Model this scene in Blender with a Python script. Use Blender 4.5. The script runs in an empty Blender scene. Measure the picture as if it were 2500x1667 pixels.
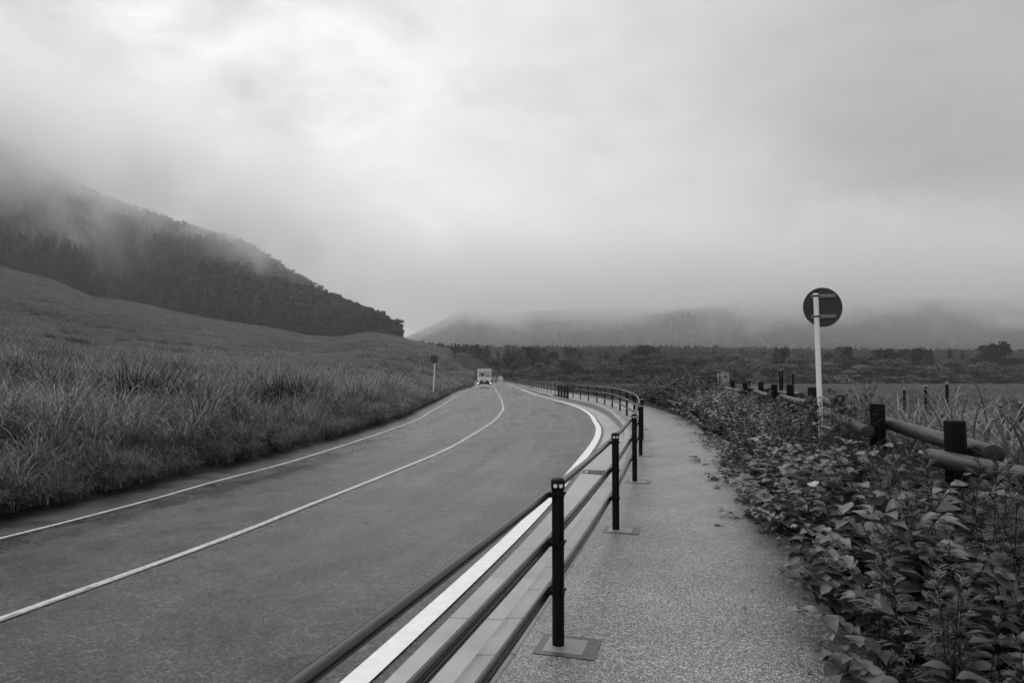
import bpy, math, random
import numpy as np
from mathutils import Vector, Matrix

# ---------------------------------------------------------------- camera, sky, sun, exposure
S = bpy.context.scene
COL = S.collection
F_PX, CX, CY, HOR, CAM_Z = 1667.0, 1250.0, 833.5, 903.0, 1.65
PITCH = math.atan((HOR - CY) / F_PX)

cam_d = bpy.data.cameras.new('camera')
cam_d.sensor_width = 36.0
cam_d.lens = F_PX / 2500.0 * 36.0
cam_d.clip_start, cam_d.clip_end = 0.05, 12000
cam = bpy.data.objects.new('camera', cam_d)
COL.objects.link(cam)
cam.location = (0, 0, CAM_Z)
cam.rotation_euler = (math.radians(90) + PITCH, 0, 0)
S.camera = cam

SUN_EL, SUN_AZ = math.radians(58), math.radians(-25)      # behind the cloud, ahead and a little left
world = bpy.data.worlds.new('World')
S.world = world
world.use_nodes = True


def build_world():
    nt = world.node_tree
    nt.nodes.clear()
    N = nt.nodes.new
    L = nt.links.new
    out = N('ShaderNodeOutputWorld')
    bg = N('ShaderNodeBackground')
    bg.inputs['Strength'].default_value = 0.1
    sky = N('ShaderNodeTexSky')
    sky.sky_type = 'NISHITA'
    sky.sun_disc = False
    sky.sun_elevation = SUN_EL
    sky.sun_rotation = SUN_AZ
    bw = N('ShaderNodeRGBToBW')
    L(sky.outputs[0], bw.inputs[0])
    tc = N('ShaderNodeTexCoord')

    def dotdir(v):
        n = N('ShaderNodeVectorMath')
        n.operation = 'DOT_PRODUCT'
        v = Vector(v).normalized()
        n.inputs[1].default_value = v
        L(tc.outputs['Generated'], n.inputs[0])
        return n.outputs['Value']

    def rng(x, a, b, c, d, smooth=True):
        n = N('ShaderNodeMapRange')
        n.interpolation_type = 'SMOOTHSTEP' if smooth else 'LINEAR'
        L(x, n.inputs['Value'])
        for k, v in zip(('From Min', 'From Max', 'To Min', 'To Max'), (a, b, c, d)):
            n.inputs[k].default_value = v
        return n.outputs['Result']

    def mth(op, a, b=None):
        n = N('ShaderNodeMath')
        n.operation = op
        for i, x in enumerate((a, b)):
            if x is None:
                continue
            if isinstance(x, (int, float)):
                n.inputs[i].default_value = x
            else:
                L(x, n.inputs[i])
        return n.outputs[0]

    def noise(scale, stretch, detail, rough, dist, loc=(0, 0, 0), rot=(0, 0, 0)):
        mp = N('ShaderNodeMapping')
        mp.inputs['Rotation'].default_value = rot
        mp.inputs['Scale'].default_value = stretch
        mp.inputs['Location'].default_value = loc
        L(tc.outputs['Generated'], mp.inputs['Vector'])
        n = N('ShaderNodeTexNoise')
        n.inputs['Scale'].default_value = scale
        n.inputs['Detail'].default_value = detail
        n.inputs['Roughness'].default_value = rough
        n.inputs['Distortion'].default_value = dist
        L(mp.outputs[0], n.inputs['Vector'])
        return n.outputs['Fac']

    # overcast dome: bright from ahead-left, dull to the right and low right
    lr = N('ShaderNodeSeparateXYZ')
    L(tc.outputs['Generated'], lr.inputs[0])
    base = mth('ADD', rng(lr.outputs['X'], -0.05, 0.58, 0.52, 0.29), rng(lr.outputs['X'], -0.60, -0.15, -0.06, 0.0))
    zen = rng(lr.outputs['Z'], 0.42, 1.0, 0.0, 0.55)
    low = rng(dotdir((0.60, 1.0, 0.10)), 0.955, 0.998, 0.0, -0.07)
    back = rng(lr.outputs['Y'], -0.6, 0.2, -0.06, 0.0)
    glow = mth('ADD', rng(dotdir((-0.66, 1.0, 0.36)), 0.975, 1.0, 0.0, 0.07), rng(dotdir((-0.74, 1.0, 0.43)), 0.990, 1.0, 0.0, -0.20))
    glow = mth('ADD', glow, rng(dotdir((-0.60, 1.0, 0.52)), 0.985, 1.0, 0.0, 0.02))
    b = mth('ADD', mth('ADD', mth('ADD', base, zen), mth('ADD', low, back)), glow)
    hb = mth('MULTIPLY', rng(lr.outputs['Z'], 0.0, 0.30, 0.64, 0.0), rng(lr.outputs['X'], 0.10, 0.55, 1.0, 0.25))
    b = mth('MULTIPLY', b, mth('ADD', hb, 1.0))
    n1 = noise(1.7, (1.0, 1.0, 1.8), 4, 0.5, 0.5, (1.3, 8.2, 3.4), (0.0, 0.5, 0.0))
    n2 = noise(4.2, (0.8, 0.8, 1.7), 7, 0.56, 0.7, (6.3, 1.2, 2.4), (0.0, 0.6, 0.0))
    n3 = noise(11.0, (0.65, 0.65, 1.6), 7, 0.62, 0.6, (2.3, 0.2, 4.4), (0.0, 0.6, 0.0))
    wl = rng(dotdir((-0.72, 1.0, 0.48)), 0.84, 0.985, 0.75, 2.0)
    m1 = rng(n1, 0.30, 0.70, -0.10, 0.10, False)
    m2 = mth('MULTIPLY', rng(n2, 0.28, 0.72, -0.15, 0.15, False), wl)
    m3 = mth('MULTIPLY', rng(n3, 0.28, 0.72, -0.085, 0.085, False), wl)
    b = mth('MULTIPLY', b, mth('ADD', mth('ADD', 1.0, m1), mth('ADD', m2, m3)))
    b = mth('MULTIPLY', b, 10.0)
    b = mth('ADD', mth('MULTIPLY', b, 0.96), mth('MULTIPLY', bw.outputs[0], 0.04))
    L(b, bg.inputs['Color'])
    L(bg.outputs[0], out.inputs['Surface'])


build_world()
sun_d = bpy.data.lights.new('sun', 'SUN')
sun_d.energy = 0.6
sun_d.angle = math.radians(40)
sun_d.color = (1.0, 0.995, 0.985)
sun = bpy.data.objects.new('sun', sun_d)
COL.objects.link(sun)
sun.rotation_euler = (math.radians(90) - SUN_EL, 0, math.radians(180) - SUN_AZ)
sun.rotation_euler = Vector((math.sin(SUN_AZ) * math.cos(SUN_EL), math.cos(SUN_AZ) * math.cos(SUN_EL), math.sin(SUN_EL))).to_track_quat('Z', 'Y').to_euler()

vs = S.view_settings
vs.view_transform = 'Standard'
vs.look = 'None'
vs.exposure = 0.68
vs.gamma = 1.0
vs.use_curve_mapping = False
cy = S.cycles
cy.max_bounces = 6
cy.diffuse_bounces = 2
cy.glossy_bounces = 2
cy.transmission_bounces = 3
cy.transparent_max_bounces = 8
cy.volume_bounces = 2
cy.volume_step_rate = 1.0
cy.volume_max_steps = 96
cy.use_adaptive_sampling = True
cy.adaptive_threshold = 0.01
cy.caustics_reflective = False
cy.caustics_refractive = False
try:
    cy.use_denoising = True
    cy.denoiser = 'OPENIMAGEDENOISE'
    cy.denoising_input_passes = 'RGB_ALBEDO_NORMAL'
    cy.denoising_prefilter = 'ACCURATE'
except Exception:
    pass

RNG = random.Random(7)
NPR = np.random.default_rng(7)
PI = math.pi

# ---------------------------------------------------------------- layout helpers
PROF_Y = np.array([-60, 22, 28, 33, 39, 48, 57, 75, 100, 130, 200, 260, 400], float)
PROF_Z = np.array([0, 0, -.03, -.08, -.17, -.28, -.37, -.55, -.88, -1.24, -1.85, -2.3, -3.0], float)


def ss(x, a, b):
    t = np.clip((x - a) / (b - a), 0, 1)
    return t * t * (3 - 2 * t)


def gz(y):
    return np.interp(y, PROF_Y, PROF_Z)


def at(px, py, off=0.0):
    """ground point (on the gently falling valley profile plus off) seen at a photo pixel"""
    d = Vector((0, math.cos(PITCH), math.sin(PITCH))) + Vector((1, 0, 0)) * ((px - CX) / F_PX) + Vector((0, -math.sin(PITCH), math.cos(PITCH))) * ((CY - py) / F_PX)
    y = 20.0
    for _ in range(60):
        z = float(gz(y)) + off
        t = (z - CAM_Z) / d.z
        y = 0.5 * y + 0.5 * d.y * t
    return d.x * y / d.y, y


def smooth_curve(pts):
    """pts [(x,y)] sorted by y -> callable x(y) (monotone cubic)"""
    pts = sorted(pts, key=lambda p: p[1])
    X = np.array([p[0] for p in pts], float)
    Y = np.array([p[1] for p in pts], float)
    h = np.diff(Y)
    dl = np.diff(X) / h
    m = np.zeros(len(X))
    m[1:-1] = (dl[:-1] * h[1:] + dl[1:] * h[:-1]) / (h[:-1] + h[1:])
    m[0], m[-1] = dl[0], dl[-1]

    def f(y):
        y = np.asarray(y, float)
        yc = np.clip(y, Y[0], Y[-1])
        i = np.clip(np.searchsorted(Y, yc) - 1, 0, len(Y) - 2)
        t = (yc - Y[i]) / h[i]
        t2, t3 = t * t, t * t * t
        r = (2 * t3 - 3 * t2 + 1) * X[i] + (t3 - 2 * t2 + t) * h[i] * m[i] + (-2 * t3 + 3 * t2) * X[i + 1] + (t3 - t2) * h[i] * m[i + 1]
        return r + (y - yc) * np.where(y < Y[0], m[0], m[-1])
    return f


# railing line (edge of the footpath); the near part continues behind the camera
XF = smooth_curve([(-4.7, -12), (-.95, 0), (-.605, 1.13), (.278, 4.17), (1.075, 7.14), (1.82, 10.2), (2.49, 13.3), (3.09, 16.3), (3.58, 19.2), (3.94, 22),
                   (4.2, 25), (4.48, 28.5), (4.64, 31.8), (4.73, 35.3), (4.72, 39), (4.6, 42), (4.45, 45), (4.27, 48), (3.6, 57),
                   (2.85, 82 - 10), (2.25, 100), (1.3, 130), (-1.0, 180), (-2.4, 200), (-8, 260)])
CEN = [at(*p, -.12) for p in ((0, 1518), (510, 1333), (781, 1226), (961, 1154), (1084, 1102), (1155, 1061.5), (1206, 1027.5), (1226.5, 1003.7), (1226.5, 983), (1217, 961))]
XC = smooth_curve([(CEN[0][0] - 4.2, CEN[0][1] - 15)] + CEN + [(-1.95, 82), (-2.6, 105), (-4.0, 140), (-7.4, 200), (-13, 260)])
LEF = [at(*p, -.12) for p in ((0, 1313.6), (170, 1271), (377.6, 1216.7), (510, 1179), (680, 1135), (800, 1099), (900, 1066.6), (1019, 1024), (1053, 1004), (1111, 968), (1140, 953))]
XL = smooth_curve([(LEF[0][0] - 4.3, LEF[0][1] - 18)] + LEF + [(-5.6, 105), (-7.0, 140), (-10.5, 200), (-16.2, 260)])


XW = None


def drop(y):
    """the carriageway edge sinks a little below the kerb as the road bends"""
    return -.11 * ss(np.asarray(y, float), 13, 27)


def offs(f, d):
    """curve x(y) moved d metres to the right, measured square to the curve"""
    def g(y):
        y = np.asarray(y, float)
        s = (f(y + .2) - f(y - .2)) / .4
        return f(y) + d * np.sqrt(1 + s * s)
    return g


# ---------------------------------------------------------------- object helpers
def tag(o, label=None, cat=None, group=None, kind=None):
    if label:
        o['label'] = label
    if cat:
        o['category'] = cat
    if group:
        o['group'] = group
    if kind:
        o['kind'] = kind
    return o


def empty(name, loc, rz=0.0):
    o = bpy.data.objects.new(name, None)
    COL.objects.link(o)
    o.location = loc
    o.rotation_euler = (0, 0, rz)
    o.empty_display_size = 0.2
    return o


class MB:
    """collects shapes; build() links them as one mesh object"""

    def __init__(self):
        self.v, self.f, self.uv, self.mi, self.n = [], [], [], [], 0

    def add(self, v, f, uv=None, mi=0):
        b = len(self.v)
        self.v.extend([tuple(p) for p in v])
        self.f.extend([tuple(i + b for i in q) for q in f])
        self.uv.extend(uv if uv is not None else [(0, 0)] * len(v))
        self.mi.extend([mi] * len(f))
        return self

    def box(self, c, s, rz=0.0, bev=0.0, mi=0, rx=0.0, ry=0.0):
        hx, hy, hz = s[0] / 2, s[1] / 2, s[2] / 2
        R = Matrix.Rotation(rz, 3, 'Z') @ Matrix.Rotation(ry, 3, 'Y') @ Matrix.Rotation(rx, 3, 'X')
        C = Vector(c)
        if bev <= 0:
            P = [(x * hx, y * hy, z * hz) for z in (-1, 1) for y in (-1, 1) for x in (-1, 1)]
            Fc = [(0, 2, 3, 1), (4, 5, 7, 6), (0, 1, 5, 4), (2, 6, 7, 3), (0, 4, 6, 2), (1, 3, 7, 5)]
        else:
            b = min(bev, hx * .9, hy * .9, hz * .9)
            import bmesh
            bm = bmesh.new()
            bmesh.ops.create_cube(bm, size=1)
            for v in bm.verts:
                v.co = Vector((v.co.x * s[0], v.co.y * s[1], v.co.z * s[2]))
            bmesh.ops.bevel(bm, geom=list(bm.edges), offset=b, segments=2, profile=.5, affect='EDGES')
            bm.verts.index_update()
            P = [v.co.copy() for v in bm.verts]
            Fc = [[v.index for v in f.verts] for f in bm.faces]
            bm.free()
        self.add([C + R @ Vector(p) for p in P], Fc, mi=mi)
        return self

    def tube(self, pts, rad, seg=10, caps=True, mi=0):
        pts = [Vector(p) for p in pts]
        n = len(pts)
        if not hasattr(rad, '__len__'):
            rad = [rad] * n
        V, Q = [], []
        up = Vector((0, 0, 1))
        d0 = (pts[1] - pts[0]).normalized()
        a = d0.cross(up)
        if a.length < .05:
            a = d0.cross(Vector((1, 0, 0)))
        a.normalize()
        for i, p in enumerate(pts):
            d = (pts[min(i + 1, n - 1)] - pts[max(i - 1, 0)]).normalized()
            a = (a - d * a.dot(d)).normalized()
            b = d.cross(a)
            for k in range(seg):
                t = 2 * PI * k / seg
                V.append(p + (a * math.cos(t) + b * math.sin(t)) * rad[i])
        for i in range(n - 1):
            for k in range(seg):
                k2 = (k + 1) % seg
                Q.append((i * seg + k, i * seg + k2, (i + 1) * seg + k2, (i + 1) * seg + k))
        if caps:
            Q.append(tuple(range(seg - 1, -1, -1)))
            Q.append(tuple((n - 1) * seg + k for k in range(seg)))
        self.add(V, Q, mi=mi)
        return self

    def lathe(self, prof, seg=20, c=(0, 0, 0), mi=0, axis='Z'):
        V, Q = [], []
        n = len(prof)
        for (r, z) in prof:
            for k in range(seg):
                t = 2 * PI * k / seg
                if axis == 'Z':
                    V.append((c[0] + r * math.cos(t), c[1] + r * math.sin(t), c[2] + z))
                else:
                    V.append((c[0] + r * math.cos(t), c[1] + z, c[2] + r * math.sin(t)))
        for i in range(n - 1):
            for k in range(seg):
                k2 = (k + 1) % seg
                q = (i * seg + k, i * seg + k2, (i + 1) * seg + k2, (i + 1) * seg + k)
                Q.append(q if axis == 'Z' else q[::-1])
        c0, c1 = tuple(range(seg - 1, -1, -1)), tuple((n - 1) * seg + k for k in range(seg))
        Q.append(c0 if axis == 'Z' else c0[::-1])
        Q.append(c1 if axis == 'Z' else c1[::-1])
        self.add(V, Q, mi=mi)
        return self

    def mesh(self, name, mats, smooth=None):
        me = bpy.data.meshes.new(name)
        me.from_pydata([tuple(v) for v in self.v], [], self.f)
        if any(u != (0, 0) for u in self.uv):
            uvl = me.uv_layers.new(name='UVMap')
            vi = np.empty(len(me.loops), np.int32)
            me.loops.foreach_get('vertex_index', vi)
            uvl.data.foreach_set('uv', np.array(self.uv, np.float32)[vi].ravel())
        mats = mats if isinstance(mats, (list, tuple)) else [mats]
        for m in mats:
            me.materials.append(m)
        if len(mats) > 1:
            me.polygons.foreach_set('material_index', np.array(self.mi, np.int32))
        if smooth is not None:
            me.polygons.foreach_set('use_smooth', np.ones(len(me.polygons), bool))
            if smooth < 180:
                me.set_sharp_from_angle(angle=math.radians(smooth))
        me.update()
        return me

    def build(self, name, mats, parent=None, smooth=None, loc=None):
        o = bpy.data.objects.new(name, self.mesh(name, mats, smooth))
        COL.objects.link(o)
        if parent is not None:
            o.parent = parent
        if loc is not None:
            o.location = loc
        return o


def copy_tree(o, parent=None):
    c = o.copy()
    COL.objects.link(c)
    c.parent = parent
    for ch in list(o.children):
        copy_tree(ch, c)
    return c


def np_mesh(name, V, Q, mats, uv=None, smooth=False, mi=None):
    """mesh from numpy arrays; Q is (n,4) or (n,3)"""
    V = np.asarray(V, np.float32)
    Q = np.asarray(Q, np.int32)
    me = bpy.data.meshes.new(name)
    k = Q.shape[1]
    me.vertices.add(len(V))
    me.vertices.foreach_set('co', V.ravel())
    me.loops.add(Q.size)
    me.loops.foreach_set('vertex_index', Q.ravel())
    me.polygons.add(len(Q))
    me.polygons.foreach_set('loop_start', np.arange(0, Q.size, k, dtype=np.int32))
    mats = mats if isinstance(mats, (list, tuple)) else [mats]
    for m in mats:
        me.materials.append(m)
    if mi is not None:
        me.polygons.foreach_set('material_index', np.asarray(mi, np.int32))
    if smooth:
        me.polygons.foreach_set('use_smooth', np.ones(len(Q), bool))
    me.update(calc_edges=True)
    if uv is not None:
        uvl = me.uv_layers.new(name='UVMap')
        uvl.data.foreach_set('uv', np.asarray(uv, np.float32)[Q.ravel()].ravel())
    me.validate()
    return me


def link(name, me, parent=None, loc=(0, 0, 0)):
    o = bpy.data.objects.new(name, me)
    COL.objects.link(o)
    o.location = loc
    if parent is not None:
        o.parent = parent
    return o


# ---------------------------------------------------------------- materials (a black-and-white place: greys only)
class NT:
    def __init__(self, name):
        self.m = bpy.data.materials.new(name)
        self.m.use_nodes = True
        self.t = self.m.node_tree
        self.b = self.t.nodes['Principled BSDF']
        self.out = self.t.nodes['Material Output']

    def n(self, t):
        return self.t.nodes.new(t)

    def l(self, a, b):
        self.t.links.new(a, b)

    def pos(self):
        return self.n('ShaderNodeNewGeometry').outputs['Position']

    def obj(self):
        return self.n('ShaderNodeTexCoord').outputs['Object']

    def uv(self):
        return self.n('ShaderNodeTexCoord').outputs['UV']

    def rand(self):
        return self.n('ShaderNodeObjectInfo').outputs['Random']

    def map(self, v, scale=(1, 1, 1), loc=(0, 0, 0), rot=(0, 0, 0)):
        n = self.n('ShaderNodeMapping')
        n.inputs['Scale'].default_value = scale
        n.inputs['Location'].default_value = loc
        n.inputs['Rotation'].default_value = rot
        self.l(v, n.inputs['Vector'])
        return n.outputs[0]

    def noise(self, v, scale, detail=4, rough=.55, dist=0.0):
        n = self.n('ShaderNodeTexNoise')
        n.inputs['Scale'].default_value = scale
        n.inputs['Detail'].default_value = detail
        n.inputs['Roughness'].default_value = rough
        n.inputs['Distortion'].default_value = dist
        if v is not None:
            self.l(v, n.inputs['Vector'])
        return n.outputs['Fac']

    def voro(self, v, scale, feature='F1', out='Distance'):
        n = self.n('ShaderNodeTexVoronoi')
        n.feature = feature
        n.inputs['Scale'].default_value = scale
        self.l(v, n.inputs['Vector'])
        return n.outputs[out]

    def rng(self, x, a, b, c, d, smooth=False):
        n = self.n('ShaderNodeMapRange')
        n.interpolation_type = 'SMOOTHSTEP' if smooth else 'LINEAR'
        self.l(x, n.inputs['Value'])
        for k, v in zip(('From Min', 'From Max', 'To Min', 'To Max'), (a, b, c, d)):
            n.inputs[k].default_value = v
        return n.outputs['Result']

    def math(self, op, a, b=None, c=None):
        n = self.n('ShaderNodeMath')
        n.operation = op
        for i, x in enumerate((a, b, c)):
            if x is None:
                continue
            if isinstance(x, (int, float)):
                n.inputs[i].default_value = x
            else:
                self.l(x, n.inputs[i])
        return n.outputs[0]

    def mix(self, f, a, b):
        """float mix"""
        n = self.n('ShaderNodeMix')
        n.data_type = 'FLOAT'
        for nm, x in (('Factor', f), ('A', a), ('B', b)):
            s = [i for i in n.inputs if i.name == nm and i.type == 'VALUE'][0]
            if isinstance(x, (int, float)):
                s.default_value = x
            else:
                self.l(x, s)
        return [o for o in n.outputs if o.type == 'VALUE'][0]

    def sep(self, v):
        n = self.n('ShaderNodeSeparateXYZ')
        self.l(v, n.inputs[0])
        return n.outputs

    def set(self, color=None, rough=None, spec=None, metal=None):
        for k, x in (('Base Color', color), ('Roughness', rough), ('Specular IOR Level', spec), ('Metallic', metal)):
            if x is None:
                continue
            if isinstance(x, (int, float)):
                s = self.b.inputs[k]
                s.default_value = (x, x, x, 1) if k == 'Base Color' else x
            else:
                self.l(x, self.b.inputs[k])
        return self

    def bump(self, h, strength=.3, dist=.01):
        n = self.n('ShaderNodeBump')
        n.inputs['Strength'].default_value = strength
        n.inputs['Distance'].default_value = dist
        self.l(h, n.inputs['Height'])
        self.l(n.outputs[0], self.b.inputs['Normal'])
        return self


def plain(name, g, rough=.5, spec=.5, metal=0.0, var=.12, scale=6.0):
    m = NT(name)
    v = m.rng(m.noise(m.obj(), scale, 5), .3, .7, g * (1 - var), g * (1 + var))
    return m.set(v, rough, spec, metal).m


M = {}


def make_materials():
    # wet asphalt
    m = NT('asphalt')
    p, uv = m.pos(), m.uv()
    grain = m.voro(p, 62.0, 'F1', 'Color')
    gr = m.sep(grain)[0]
    big = m.noise(p, .42, 4, .6, .3)
    mid = m.noise(p, 2.0, 6, .68, .3)
    lane = m.noise(m.map(uv, (1.25, .05, 1)), 1.0, 4, .55)
    fine = m.noise(p, 22, 5, .8)
    tone = m.math('MULTIPLY', m.math('MULTIPLY', m.rng(big, .3, .7, .78, 1.22), m.rng(mid, .3, .7, .76, 1.24)), m.rng(fine, .3, .7, .55, 1.45))
    c = m.math('MULTIPLY', m.math('ADD', m.math('MULTIPLY', m.math('MULTIPLY', gr, gr), .070), .008), tone)
    rough = m.math('ADD', m.math('ADD', m.rng(lane, .35, .65, .14, .36), m.rng(mid, .34, .68, -.05, .07)), m.rng(fine, .3, .7, -.05, .07))
    rough = m.math('ADD', rough, m.rng(big, .35, .65, -.06, .10))
    m.set(c, rough, m.rng(mid, .35, .65, .16, .36)).bump(m.math('ADD', m.math('MULTIPLY', gr, .6), m.math('MULTIPLY', fine, .9)), .40, .004)
    M['asphalt'] = m.m
    # worn white paint
    for nm, wear in (('paint_fresh', 0.0), ('paint_worn', .42)):
        m = NT(nm)
        p, uv = m.pos(), m.uv()
        c = m.rng(m.noise(p, 14, 5), .3, .7, .56, .66)
        if wear:
            su = m.sep(uv)
            w = m.math('MULTIPLY', m.math('SUBTRACT', m.noise(m.map(uv, (1.0, .45, 1)), 2.0, 6, .65), .5), 1.6)
            w = m.math('ADD', w, m.math('MULTIPLY', m.math('SUBTRACT', m.noise(p, 26, 4, .75), .5), 1.5))
            edge = m.math('ADD', m.rng(su[0], .40, 1.0, -.12, .50), m.rng(su[0], 0.0, .15, .25, 0))
            k = m.rng(m.math('ADD', w, edge), -.02, .22, .10, 1)
            crack = m.rng(m.math('ABSOLUTE', m.math('SUBTRACT', m.math('ADD', su[0], m.rng(m.noise(m.map(uv, (0, .4, 0)), 2, 3), 0, 1, -.15, .15)), .60)), 0.01, .07, .75, 0.0)
            crack = m.math('MULTIPLY', crack, m.rng(m.noise(m.map(uv, (0, .15, 0)), 3, 2), .4, .6, 0, 1))
            k = m.math('MAXIMUM', m.math('MULTIPLY', k, .85), crack)
            c = m.mix(k, m.math('MULTIPLY', c, .74), .06)
        m.set(c, .48, .4).bump(m.noise(p, 90, 3), .2, .003)
        M[nm] = m.m
    # concrete
    for nm, g, ju, jv in (('gutter_concrete', .26, 0, 1.95), ('kerb_concrete', .23, 0, .61), ('verge_concrete', .045, 0, .6), ('footing_concrete', .19, 0, 0), ('mortar', .065, 0, 0)):
        m = NT(nm)
        p = m.pos()
        a = m.noise(p, 2.2, 5, .6)
        b = m.noise(p, 70, 3, .6)
        c = m.math('MULTIPLY', m.rng(a, .3, .7, g * .78, g * 1.15), m.rng(b, .25, .75, .88, 1.1))
        if jv:
            s = m.sep(m.uv())
            t = m.math('FRACT', m.math('DIVIDE', s[1], jv))
            d = m.math('ABSOLUTE', m.math('SUBTRACT', t, .5))
            wob = m.math('MULTIPLY', m.math('SUBTRACT', m.noise(p, 25, 2), .5), .006 / jv)
            j = m.rng(m.math('ADD', d, wob), .5 - .010 / jv, .5 - .004 / jv, 1.0, .16)
            cell = m.math('FLOOR', m.math('ADD', m.math('DIVIDE', s[1], jv), .5))
            wn = m.n('ShaderNodeTexWhiteNoise')
            wn.noise_dimensions = '1D'
            m.l(cell, wn.inputs['W'])
            c = m.math('MULTIPLY', c, m.rng(wn.outputs['Value'], 0, 1, .86, 1.12))
            c = m.math('MULTIPLY', c, j)
        r = m.rng(a, .35, .7, .30, .52)
        m.set(c, r, .22 if nm == 'verge_concrete' else .5).bump(b, .15, .003)
        M[nm] = m.m
    # exposed-aggregate path
    m = NT('aggregate')
    p = m.pos()
    w = m.noise(p, 40, 2)
    v1 = m.sep(m.voro(p, 135.0, 'F1', 'Color'))[0]
    v2 = m.sep(m.voro(p, 52.0, 'F1', 'Color'))[1]
    dst = m.voro(p, 135.0, 'F1', 'Distance')
    st = m.math('POWER', v1, 2.2)
    c = m.math('ADD', m.math('MULTIPLY', st, .36), .075)
    c = m.math('MULTIPLY', c, m.rng(dst, .25, .75, 1.15, .55))
    c = m.math('MULTIPLY', c, m.rng(v2, 0, 1, .75, 1.25))
    pale = m.rng(m.noise(p, 1.1, 4, .6), .35, .7, .82, 1.15)
    c = m.math('MULTIPLY', c, pale)
    s = m.sep(p)
    m.set(c, m.rng(m.noise(p, 1.7, 4), .35, .65, .30, .50), .5).bump(m.math('SUBTRACT', 1.0, dst), .5, .004)
    M['aggregate'] = m.m
    # soil
    m = NT('soil')
    p = m.pos()
    a = m.noise(p, .08, 6, .6, .5)
    b = m.noise(p, 3.5, 6, .7)
    m.set(m.math('MULTIPLY', m.rng(a, .3, .7, .020, .036), m.rng(b, .3, .7, .6, 1.4)), .9, .2).bump(b, .6, .08)
    M['soil'] = m.m
    # forest floor of far slopes
    M['black_metal'] = plain('black_metal', .005, .38, .14, 0, .2, 30)
    M['rail_metal'] = plain('rail_metal', .012, .24, .62, 0, .2, 12)
    M['black_cap'] = plain('black_cap', .005, .45, .15)
    M['reflector'] = plain('reflector', .72, .25, .6)
    M['white_pole'] = plain('white_pole', .80, .35, .5, 0, .06, 3)
    M['sign_back'] = plain('sign_back', .05, .5, .2, 0, .15, 4)
    M['bracket'] = plain('bracket', .19, .4, .5, 0, .1, 8)
    M['sign_ring'] = plain('sign_ring', .018, .4, .4)
    M['sign_field'] = plain('sign_field', .04, .4, .4)
    M['sign_rim'] = plain('sign_rim', .5, .4, .4)
    M['truck_white'] = plain('truck_white', .78, .35, .5, 0, .08, 2)
    M['truck_grey'] = plain('truck_grey', .25, .5)
    M['truck_dark'] = plain('truck_dark', .025, .5)
    M['lamp'] = plain('lamp', .55, .2, .6)
    e = NT('tail_light')
    e.set(.5, .3)
    e.b.inputs['Emission Color'].default_value = (1, 1, 1, 1)
    e.b.inputs['Emission Strength'].default_value = .9
    M['tail_light'] = e.m
    M['glass'] = plain('glass', .03, .08, .6)
    M['tyre'] = plain('tyre', .02, .8)
    M['dark_paint'] = plain('dark_paint', .045, .3)
    M['house_white'] = plain('house_white', .55, .7, .3, 0, .08, 1)
    M['house_grey'] = plain('house_grey', .30, .7, .3)
    M['roof_dark'] = plain('roof_dark', .08, .6, .3)
    M['grate'] = plain('grate', .012, .5, .15)
    # logs
    m = NT('log_wood')
    o = m.obj()
    g = m.noise(m.map(o, (24, 24, 2.2)), 1.0, 6, .65, .5)
    crack = m.rng(m.voro(m.map(o, (17, 17, 1.1)), 1.0, 'DISTANCE_TO_EDGE'), 0, .05, .25, 1.0)
    blot = m.noise(o, 2.4, 4, .6)
    c = m.math('MULTIPLY', m.math('MULTIPLY', m.rng(g, .3, .7, .007, .026), crack), m.rng(blot, .35, .65, .55, 1.45))
    m.set(c, m.rng(g, .3, .7, .30, .55), .42).bump(m.math('MULTIPLY', g, crack), .7, .008)
    M['log_wood'] = m.m
    m = NT('post_wood')
    o = m.obj()
    g = m.noise(m.map(o, (18, 18, 3)), 1.0, 6, .7, .4)
    m.set(m.rng(g, .3, .75, .003, .014), m.rng(g, .3, .7, .5, .8), .06).bump(g, .6, .006)
    M['post_wood'] = m.m

    def leafy(name, lo, hi, rough=.45, spec=.45, trans=.25, wpos=None, inst=.25, tip=None):
        m = NT(name)
        p = m.pos()
        c = m.rng(m.noise(p, 9.0, 3), .3, .7, lo, hi)
        c = m.math('MULTIPLY', c, m.rng(m.rand(), 0, 1, 1 - inst, 1 + inst))
        isl = m.n('ShaderNodeNewGeometry').outputs['Random Per Island']
        c = m.math('MULTIPLY', c, m.rng(isl, 0, 1, .68, 1.32))
        if name in ('weed_leaf', 'mugwort_leaf', 'grass_blade'):
            c = m.math('MULTIPLY', c, m.rng(isl, .965, .97, 1.0, 1.55))
        if wpos:
            for sc, a in wpos:
                c = m.math('MULTIPLY', c, m.rng(m.noise(p, sc, 4, .6, .4), .32, .68, 1 - a, 1 + a))
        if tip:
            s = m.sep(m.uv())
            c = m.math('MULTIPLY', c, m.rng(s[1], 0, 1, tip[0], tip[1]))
        m.set(c, rough, spec)
        if trans:
            tr = m.n('ShaderNodeBsdfTranslucent')
            m.l(c, tr.inputs['Color'])
            mx = m.n('ShaderNodeMixShader')
            mx.inputs[0].default_value = trans
            m.l(m.b.outputs[0], mx.inputs[1])
            m.l(tr.outputs[0], mx.inputs[2])
            m.l(mx.outputs[0], m.out.inputs['Surface'])
        M[name] = m.m
        return m.m
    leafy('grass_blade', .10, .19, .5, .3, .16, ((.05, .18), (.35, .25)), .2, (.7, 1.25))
    leafy('grass_short', .065, .125, .5, .2, .15, None, .3)
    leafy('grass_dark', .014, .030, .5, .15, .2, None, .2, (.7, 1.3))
    leafy('meadow_blade', .13, .21, .6, .2, .2, ((.02, .2), (.09, .25), (.4, .25)), .15, (.75, 1.2))
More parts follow.
